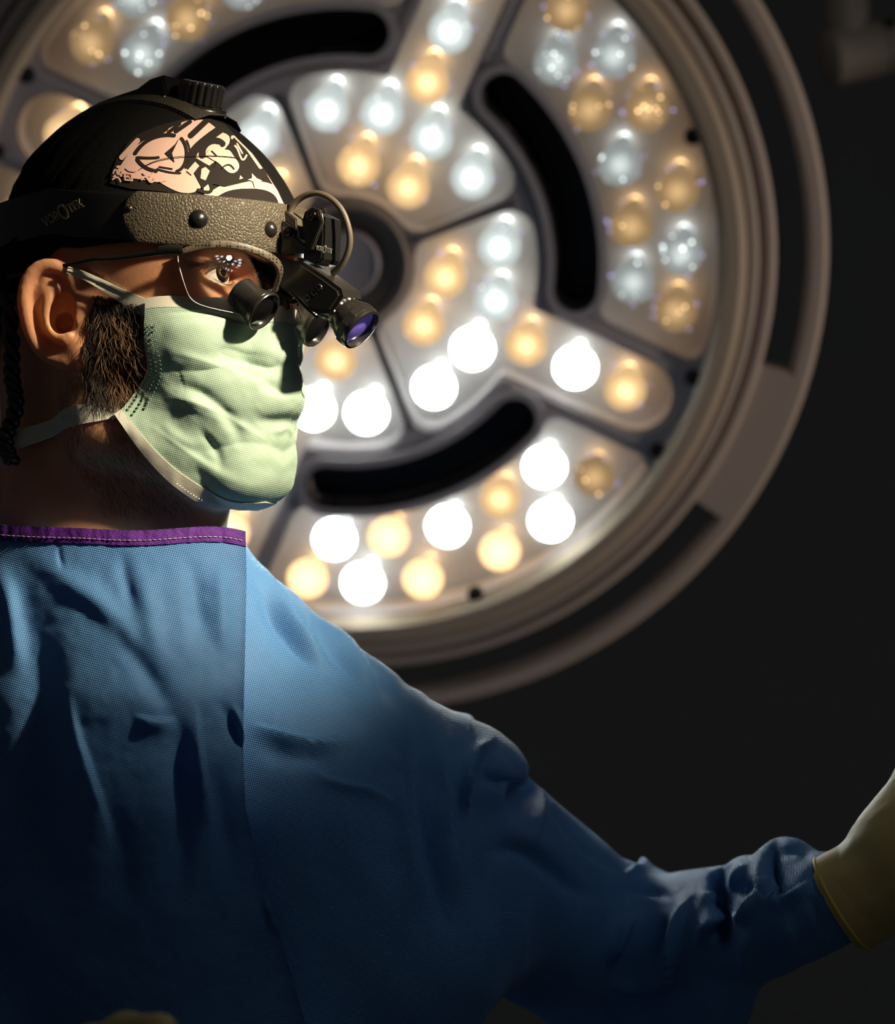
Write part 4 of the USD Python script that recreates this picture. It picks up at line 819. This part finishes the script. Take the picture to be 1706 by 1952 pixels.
def ribbon(px_line, yps, w0, w1, n=40, m=7, th=0.0010, wave=0.0):
    p = strip(px_line, w0, w1, n, m=m); yy = np.interp(np.linspace(0, 1, n), np.linspace(0, 1, len(yps)), yps)[:, None] + wave * np.sin(np.linspace(-.5, .5, m) * 9 + np.linspace(0, 5, n)[:, None]); q = hp(p[..., 0], p[..., 1], yy)
    g = push(q, 0.0012); return g if np.cross(g[1, 0] - g[0, 0], g[0, 1] - g[0, 0])[1] < 0 else g[::-1]
hpart(mask, 'tie_strap', sheet(ribbon([(284, 588), (240, 568), (190, 540), (128, 515)], [-0.064, -0.070, -0.076, -0.084], 34, 11, wave=0.0002), 0.001), 'mask_white', 60)
hpart(mask, 'tie_strap', sheet(ribbon([(226, 792), (180, 795), (130, 806), (80, 822), (30, 838)], [-0.062, -0.063, -0.064, -0.066, -0.068], 22, 34, wave=0.0003), 0.001), 'mask_white', 60)
# ------------------------------------------------------------------ gown: loose cloth round trunk and arms
zs = np.r_[np.linspace(0.55, 1.10, 28), np.arange(1.104, 1.505, 0.002)]
gf = Field(np.arange(-0.52, 0.275, 0.002), np.arange(-0.335, 0.245, 0.0025), zs)
gf.ell((-0.205, 0.035, 1.215), (0.205, 0.125, 0.27), 0.03)
gf.cap((-0.205, 0.04, 1.13), (-0.205, 0.05, 0.62), 0.165, 0.23, 0.05)
for s in (1, -1):
    m_ = lambda x: -0.205 + s * (x + 0.205)
    gf.cap((m_(-0.165), 0.032, 1.440), (m_(-0.020), 0.045, 1.338), 0.036, 0.034, 0.03); gf.cap((m_(-0.165), 0.045, 1.38), (m_(-0.012), 0.05, 1.29), 0.070, 0.060, 0.04)
    gf.cap((m_(-0.10), 0.01, 1.32), (m_(-0.03), 0.02, 1.25), 0.085, 0.075, 0.04)
gf.cap((-0.205, 0.012, 1.42), (-0.203, 0.006, 1.487), 0.080, 0.071, 0.035)
EL, WR = V(0.113, 0.15, 1.205), V(0.226, -0.018, 1.272)
SHo = V(-0.008, 0.04, 1.298)
gf.cap(SHo, EL, 0.064, 0.056, 0.03); gf.cap(EL, WR, 0.054, 0.028, 0.025)
gf.ell((0.012, 0.028, 1.338), (0.036, 0.05, 0.026), 0.014); gf.ell((0.056, 0.02, 1.330), (0.022, 0.04, 0.009), 0.010, op='s')
gf.ell((0.122, 0.13, 1.243), (0.034, 0.05, 0.026), 0.012)
gf.ell((0.152, 0.085, 1.243), (0.020, 0.04, 0.026), 0.012); gf.ell((0.182, 0.045, 1.262), (0.020, 0.03, 0.026), 0.010); gf.ell((0.204, 0.012, 1.277), (0.020, 0.03, 0.026), 0.010)
gf.ell((0.168, 0.02, 1.268), (0.007, 0.04, 0.03), 0.010, op='s'); gf.ell((0.196, -0.02, 1.292), (0.005, 0.03, 0.02), 0.008, op='s')
gf.cap((0.13, 0.10, 1.19), (0.17, 0.04, 1.195), 0.030, 0.018, 0.02)
SHr, ELr, WRr = V(-0.41, 0.04, 1.325), V(-0.455, -0.03, 1.09), V(-0.265, -0.275, 1.195)
gf.cap(SHr, ELr, 0.068, 0.058, 0.03); gf.cap(ELr, WRr, 0.055, 0.036, 0.025)
X, Y, Z = np.meshgrid(*gf.ax, indexing='ij', sparse=True); gf.d = np.maximum(gf.d, Z - 1.487)
gv, gfa = gf.mesh(); gv = smooth_mesh(gv, gfa, 3)
gpx = proj(gv); gn = vnormals(gv, gfa)
GF = [([(480, 1090), (522, 1180), (590, 1262), (650, 1300)], 13, -0.0060, 'r'), ([(572, 1125), (588, 1160), (655, 1260), (716, 1345)], 13, -0.0055, 'r'), ([(632, 1160), (690, 1235), (740, 1275)], 12, -0.0045, 'r'), ([(745, 1225), (765, 1270), (780, 1330)], 12, -0.0045, 'r'),
      ([(480, 1060), (496, 1078), (539, 1164), (609, 1245), (640, 1268), (672, 1280)], 8, 0.0072, 'a'), ([(585, 1110), (603, 1132), (674, 1234), (733, 1326), (752, 1330)], 8, 0.0069, 'a'), ([(640, 1140), (652, 1159), (717, 1223), (760, 1262)], 8, 0.0054, 'a'),
      ([(760, 1200), (779, 1229), (798, 1288), (815, 1350)], 7, 0.0054, 'a'), ([(560, 1130), (610, 1220), (650, 1300), (690, 1370)], 26, -0.0040, 'r'), ([(660, 1190), (730, 1290), (770, 1370)], 20, -0.0036, 'r'), ([(500, 1130), (540, 1230), (600, 1310)], 24, -0.0030, 'r'),
      ([(466, 1378), (528, 1401), (593, 1417), (640, 1412), (690, 1394)], 8, 0.0063, 'a'), ([(580, 1452), (600, 1472), (640, 1490), (700, 1504), (755, 1548)], 6, 0.0039, 'a'), ([(480, 1425), (560, 1445), (650, 1440)], 22, -0.0030, 'r'),
      ([(745, 1330), (760, 1355), (778, 1392), (792, 1439), (800, 1500), (812, 1590), (838, 1700), (860, 1800)], 20, -0.0080, 'r'), ([(716, 1380), (740, 1440), (765, 1530), (790, 1640), (800, 1760)], 20, 0.0045, 'r'), ([(735, 1420), (748, 1460), (752, 1480)], 5, 0.0030, 'a'),
      ([(820, 1290), (840, 1400), (850, 1500), (870, 1620), (880, 1750)], 20, 0.0055, 'r'), ([(880, 1420), (878, 1500), (868, 1580), (880, 1660)], 12, -0.0060, 'r'),
      ([(962, 1386), (930, 1425), (903, 1466), (890, 1530), (880, 1580)], 8, 0.0090, 'a'), ([(905, 1495), (933, 1480), (965, 1490), (1000, 1503)], 14, -0.0075, 'r'), ([(860, 1330), (890, 1380), (905, 1440)], 8, 0.0051, 'a'), ([(900, 1350), (930, 1375), (950, 1420)], 8, -0.0026, 'r'),
      ([(1000, 1495), (1035, 1530), (1032, 1560), (1025, 1610)], 6, 0.0075, 'a'), ([(1028, 1530), (1071, 1562), (1119, 1610), (1193, 1666)], 9, -0.0075, 'r'), ([(1010, 1500), (1090, 1545), (1170, 1590), (1240, 1635)], 13, 0.0060, 'r'), ([(1188, 1670), (1215, 1650), (1255, 1626)], 5, 0.0083, 'a'),
      ([(900, 1640), (960, 1620), (1020, 1632), (1090, 1690), (1160, 1700)], 16, -0.0050, 'r'), ([(930, 1560), (1000, 1590), (1080, 1640)], 22, 0.0040, 'r'), ([(1190, 1700), (1240, 1690), (1280, 1716)], 9, -0.0050, 'r'),
      ([(1340, 1690), (1312, 1716), (1295, 1770), (1290, 1840), (1278, 1878), (1225, 1893), (1150, 1872)], 7, 0.0112, 'a'), ([(1220, 1730), (1190, 1790), (1160, 1850)], 8, 0.0075, 'a'), ([(1270, 1740), (1255, 1800), (1240, 1860)], 16, -0.0060, 'r'),
      ([(1330, 1690), (1350, 1705), (1374, 1721), (1352, 1770), (1331, 1815)], 6, 0.0090, 'a'), ([(1440, 1640), (1412, 1680), (1390, 1712)], 7, 0.0105, 'a'), ([(1380, 1718), (1400, 1732), (1416, 1745), (1434, 1722), (1450, 1690)], 5, 0.0072, 'a'), ([(1400, 1700), (1425, 1700), (1432, 1670)], 9, -0.0055, 'r'),
      ([(1462, 1630), (1452, 1668), (1470, 1700), (1482, 1720), (1520, 1700), (1562, 1674)], 5, 0.0075, 'a'), ([(1480, 1640), (1520, 1625), (1550, 1650)], 9, -0.0040, 'r'), ([(1500, 1740), (1520, 1790), (1545, 1840)], 10, 0.0045, 'r'), ([(1440, 1760), (1425, 1820), (1420, 1880)], 13, 0.0050, 'r'), ([(1540, 1700), (1560, 1740), (1590, 1800)], 9, -0.0040, 'r')]
front = gn[:, 1] < 0.35
gd = fold_disp(gpx, GF) * front * np.clip(0.25 + np.abs(gn[:, 1]) * 1.5, 0, 1) * np.clip((gv[:, 2] - 1.1) / 0.03, 0, 1)
gd += (meshkit.fbm(gv * V(16, 16, 11), 3, 21) - 0.5) * 0.010 + (meshkit.fbm(gv * V(45, 45, 30), 2, 22) - 0.5) * 0.0015
gv = gv + gn * gd[:, None]
gown = part(person, 'gown', (gv, gfa), 'gown_cloth', True, label='blue non-woven surgical gown')
gfm = gf
# flap: the lapped front panel with a free edge, bound in purple at the neck
NX, NY = 250, 330
rgt0 = (np.array([(468, 1008), (470, 1100), (467, 1250), (463, 1420), (468, 1540), (500, 1675), (540, 1800), (585, 1960), (620, 2060)], float)); ry = np.linspace(1008, 2060, NY); rgt = np.c_[np.interp(ry, rgt0[:, 1], rgt0[:, 0]), ry]
topl = spline(np.array([(-330, 960), (-200, 968), (-60, 982), (0, 996), (100, 1004), (200, 1007), (300, 1011), (390, 1006), (440, 1004), (468, 1013)], float), NX)
S, T = np.meshgrid(np.linspace(0, 1, NX), np.linspace(0, 1, NY), indexing='ij')
fpx = np.zeros((NX, NY, 2)); fpx[..., 1] = topl[:, None, 1] + (2060 - topl[:, None, 1]) * T
fpx[..., 0] = topl[0, 0] + (np.interp(fpx[..., 1], rgt[:, 1], rgt[:, 0]) - topl[0, 0]) * S
o = np.broadcast_to(CAM, (NX * NY, 3)); d = ray(fpx[..., 0].ravel(), fpx[..., 1].ravel()); gh = gf.hit(o, d, 1.15, 1.75, 0.0, 260)[:, 1].reshape(NX, NY)
gh = np.where(np.isnan(gh), 0.05, gh)
ycol = -0.084 + 0.050 * np.clip(np.abs(fpx[..., 0] - 250) / 330, 0, 3) ** 2; yl = ycol - 0.045 * np.clip((fpx[..., 1] - 1000) / 330, 0, 1)
fy = np.minimum(yl, gh - 0.005)
from scipy.ndimage import gaussian_filter
fy = gaussian_filter(fy, 5); fy = np.minimum(fy, gh - 0.003)
FF = [([(15, 1040), (40, 1120), (72, 1230), (82, 1330), (78, 1450), (100, 1650), (120, 1850)], 42, -0.0100, 'r'), ([(60, 1040), (130, 1110), (200, 1160), (260, 1250), (300, 1330)], 24, 0.0050, 'r'), ([(200, 1150), (255, 1250), (320, 1345), (340, 1400)], 20, -0.0050, 'r'),
      ([(318, 1340), (338, 1385), (345, 1450), (346, 1540), (340, 1640), (330, 1760)], 26, -0.0085, 'r'), ([(362, 1330), (374, 1360), (380, 1420), (392, 1500), (400, 1620)], 9, 0.0070, 'a'), ([(250, 1362), (300, 1376), (340, 1370)], 9, 0.0050, 'a'),
      ([(400, 1330), (428, 1356), (448, 1392), (461, 1425), (463, 1500)], 14, -0.0040, 'r'), ([(440, 1340), (458, 1380), (464, 1430)], 7, 0.0040, 'r'), ([(395, 1420), (410, 1500), (428, 1600), (445, 1720)], 22, -0.0040, 'r'),
      ([(130, 1300), (150, 1420), (190, 1540), (205, 1640)], 16, 0.0060, 'a'), ([(200, 1500), (230, 1620), (240, 1760)], 28, -0.0045, 'r'), ([(270, 1060), (285, 1180), (320, 1290)], 22, 0.0034, 'r'), ([(360, 1050), (372, 1130), (392, 1250)], 20, -0.0034, 'r'), ([(420, 1050), (425, 1160), (430, 1280)], 18, 0.0034, 'r'),
      ([(112, 1030), (114, 1060), (122, 1090)], 5, -0.0020, 'r'), ([(230, 1035), (240, 1100), (260, 1180)], 12, -0.0024, 'r'), ([(-10, 1060), (20, 1180), (30, 1300)], 20, 0.0080, 'r'), ([(500, 1690), (530, 1790)], 10, 0.003, 'r')]
fd = fold_disp(fpx.reshape(-1, 2), FF).reshape(NX, NY) + (meshkit.fbm(np.c_[fpx.reshape(-1, 2) / 70.0, np.full(NX * NY, 3.3)], 3, 31).reshape(NX, NY) - 0.5) * 0.004
fd = np.where(fd < 0, np.maximum(fd, -(gh - fy) - 0.012), fd) * np.clip(T * 12, 0.15, 1)
fw = P(fpx[..., 0], fpx[..., 1], fy - fd)
flap_g = fw[::1] if np.cross(fw[1, 0] - fw[0, 0], fw[0, 1] - fw[0, 0])[1] < 0 else fw[::-1]
part(gown, 'lapped_panel', sheet(flap_g, 0.0012), 'flap_cloth', 60, label='lapped front panel with a free side edge')
kb = int(NY * 0.029)
bg2 = flap_g[:, :kb + 1] + V(0, -0.0012, 0) * np.sin(np.linspace(0.35, 2.6, kb + 1))[None, :, None]; bg2 = bg2 + V(0, -1, 0) * (0.0006 * meshkit.noise(np.c_[np.linspace(0, 90, NX), np.zeros(NX), np.zeros(NX)], 4))[:, None, None]
part(gown, 'neck_binding', sheet(bg2, 0.0034), 'binding_purple', 60, label='purple neck binding')
st = bg2[:, int(kb * .72)] + V(0, -0.0004, 0); sm = []
for i in range(2, NX - 3, 3): sm.append(tube(st[i:i + 3], 0.00022, 5))
part(gown, 'binding_stitches', cat(sm), 'thread_pale', kind='stuff')

# ------------------------------------------------------------------ gloved hands
def hand(parent, W, d, across, mir, curl, spread, label):
    """glove on a hand: x along the fingers from the wrist, y across towards the thumb, z out of the back of the hand"""
    d = d / np.linalg.norm(d); a = across - d * (across @ d); a /= np.linalg.norm(a); n = np.cross(d, a) * mir
    f = Field(np.arange(-0.03, 0.21, 0.002), np.arange(-0.075, 0.085, 0.002), np.arange(-0.085, 0.045, 0.002))
    f.cap((-0.028, 0.006, 0), (0.03, 0.010, 0), 0.022, 0.023, 0.012); f.cap((-0.028, -0.006, 0), (0.03, -0.012, 0), 0.022, 0.022, 0.012)
    ks = [(0.098, 0.030, 0.002), (0.102, 0.010, 0.004), (0.098, -0.011, 0.003), (0.088, -0.030, 0.0)]
    for k, r in zip(ks, (.0140, .0142, .0138, .0130)): f.cap((0.02, k[1] * .55, 0), k, 0.020, r, 0.014)
    for k, L3, r in zip(ks, ((.044, .026, .020), (.048, .030, .021), (.044, .028, .021), (.034, .020, .018)), (.0100, .0100, .0096, .0086)):
        p = np.array(k); an = 0.25 + curl * .5; yaw = k[1] * spread
        for q, L_ in enumerate(L3):
            e = p + L_ * V(math.cos(an) * math.cos(yaw), math.sin(yaw), -math.sin(an)); f.cap(p, e, r * (1 - .07 * q), r * (.93 - .07 * q), 0.004 if q else 0.006); p = e; an += curl * (.9 if q == 0 else .6)
    t0, t1, t2, t3 = V(0.022, 0.020, -0.006), V(0.056, 0.044, -0.016), V(0.086, 0.056, -0.024), V(0.110, 0.060, -0.030)
    f.cap(t0, t1, 0.019, 0.0140, 0.012); f.cap(t1, t2, 0.0125, 0.0110, 0.006); f.cap(t2, t3, 0.0110, 0.0090, 0.004)
    v, fa = f.mesh(); v = smooth_mesh(v, fa, 2); nn = vnormals(v, fa); v = v + nn * ((meshkit.fbm(v * V(40, 90, 90), 2, 8) - .5) * 0.002)[:, None]
    R = np.stack([d, a, n], 1); 
    if mir < 0: fa = fa[:, ::-1]
    g = part(parent, 'glove', (v @ R.T + W, fa), 'glove_latex', True, label=label)
    ta = np.linspace(0, 2 * np.pi, 60, endpoint=False); ringp = np.stack([-0.026 + 0 * ta, 0.0300 * np.cos(ta), 0.0235 * np.sin(ta)], -1)
    cu = np.stack([np.stack([np.full(60, x), (0.0300 + o_) * np.cos(ta), (0.0235 + o_) * np.sin(ta)], -1) for x, o_ in ((-0.027, 0.0006), (-0.012, 0.0002), (0.004, -0.003))], 0); cu = np.concatenate([cu, cu[:, :1]], 1)
    cm = (cu.reshape(-1, 3) @ R.T + W, grid_faces(3, 61)); part(g, 'glove_cuff', cm, 'glove_latex', True); part(g, 'cuff_bead', tube(ringp @ R.T + W, 0.0013, 8, True), 'glove_bead', label='yellow rolled cuff bead')
hand(person, V(0.236, -0.030, 1.2745) + 0.02 * V(.80, -.25, .52), V(0.80, -0.25, 0.52), V(-0.42, 0.1, 0.86), 1, 0.45, 2.0, 'ochre latex glove on the outstretched hand')
hand(person, V(-0.195, -0.305, 1.204), V(0.80, -0.50, 0.10), V(0.1, -0.2, 0.9), -1, 1.25, 1.0, 'ochre latex glove on the near hand, low at the edge of view')
# legs and shoes under the gown, out of view
for s in (-1, 1):
    x = -0.205 + s * 0.10; part(person, 'trouser_leg', lathe([(0, 0.06), (0.07, 0.06), (0.075, 0.3), (0.085, 0.6), (0.09, 0.75), (0, 0.76)], 24, (x, 0.05, 0)), 'gown_cloth')
    part(person, 'shoe', box((x, 0.0, 0.035), (0.10, 0.28, 0.07), None, 0.02), 'rubber_black')
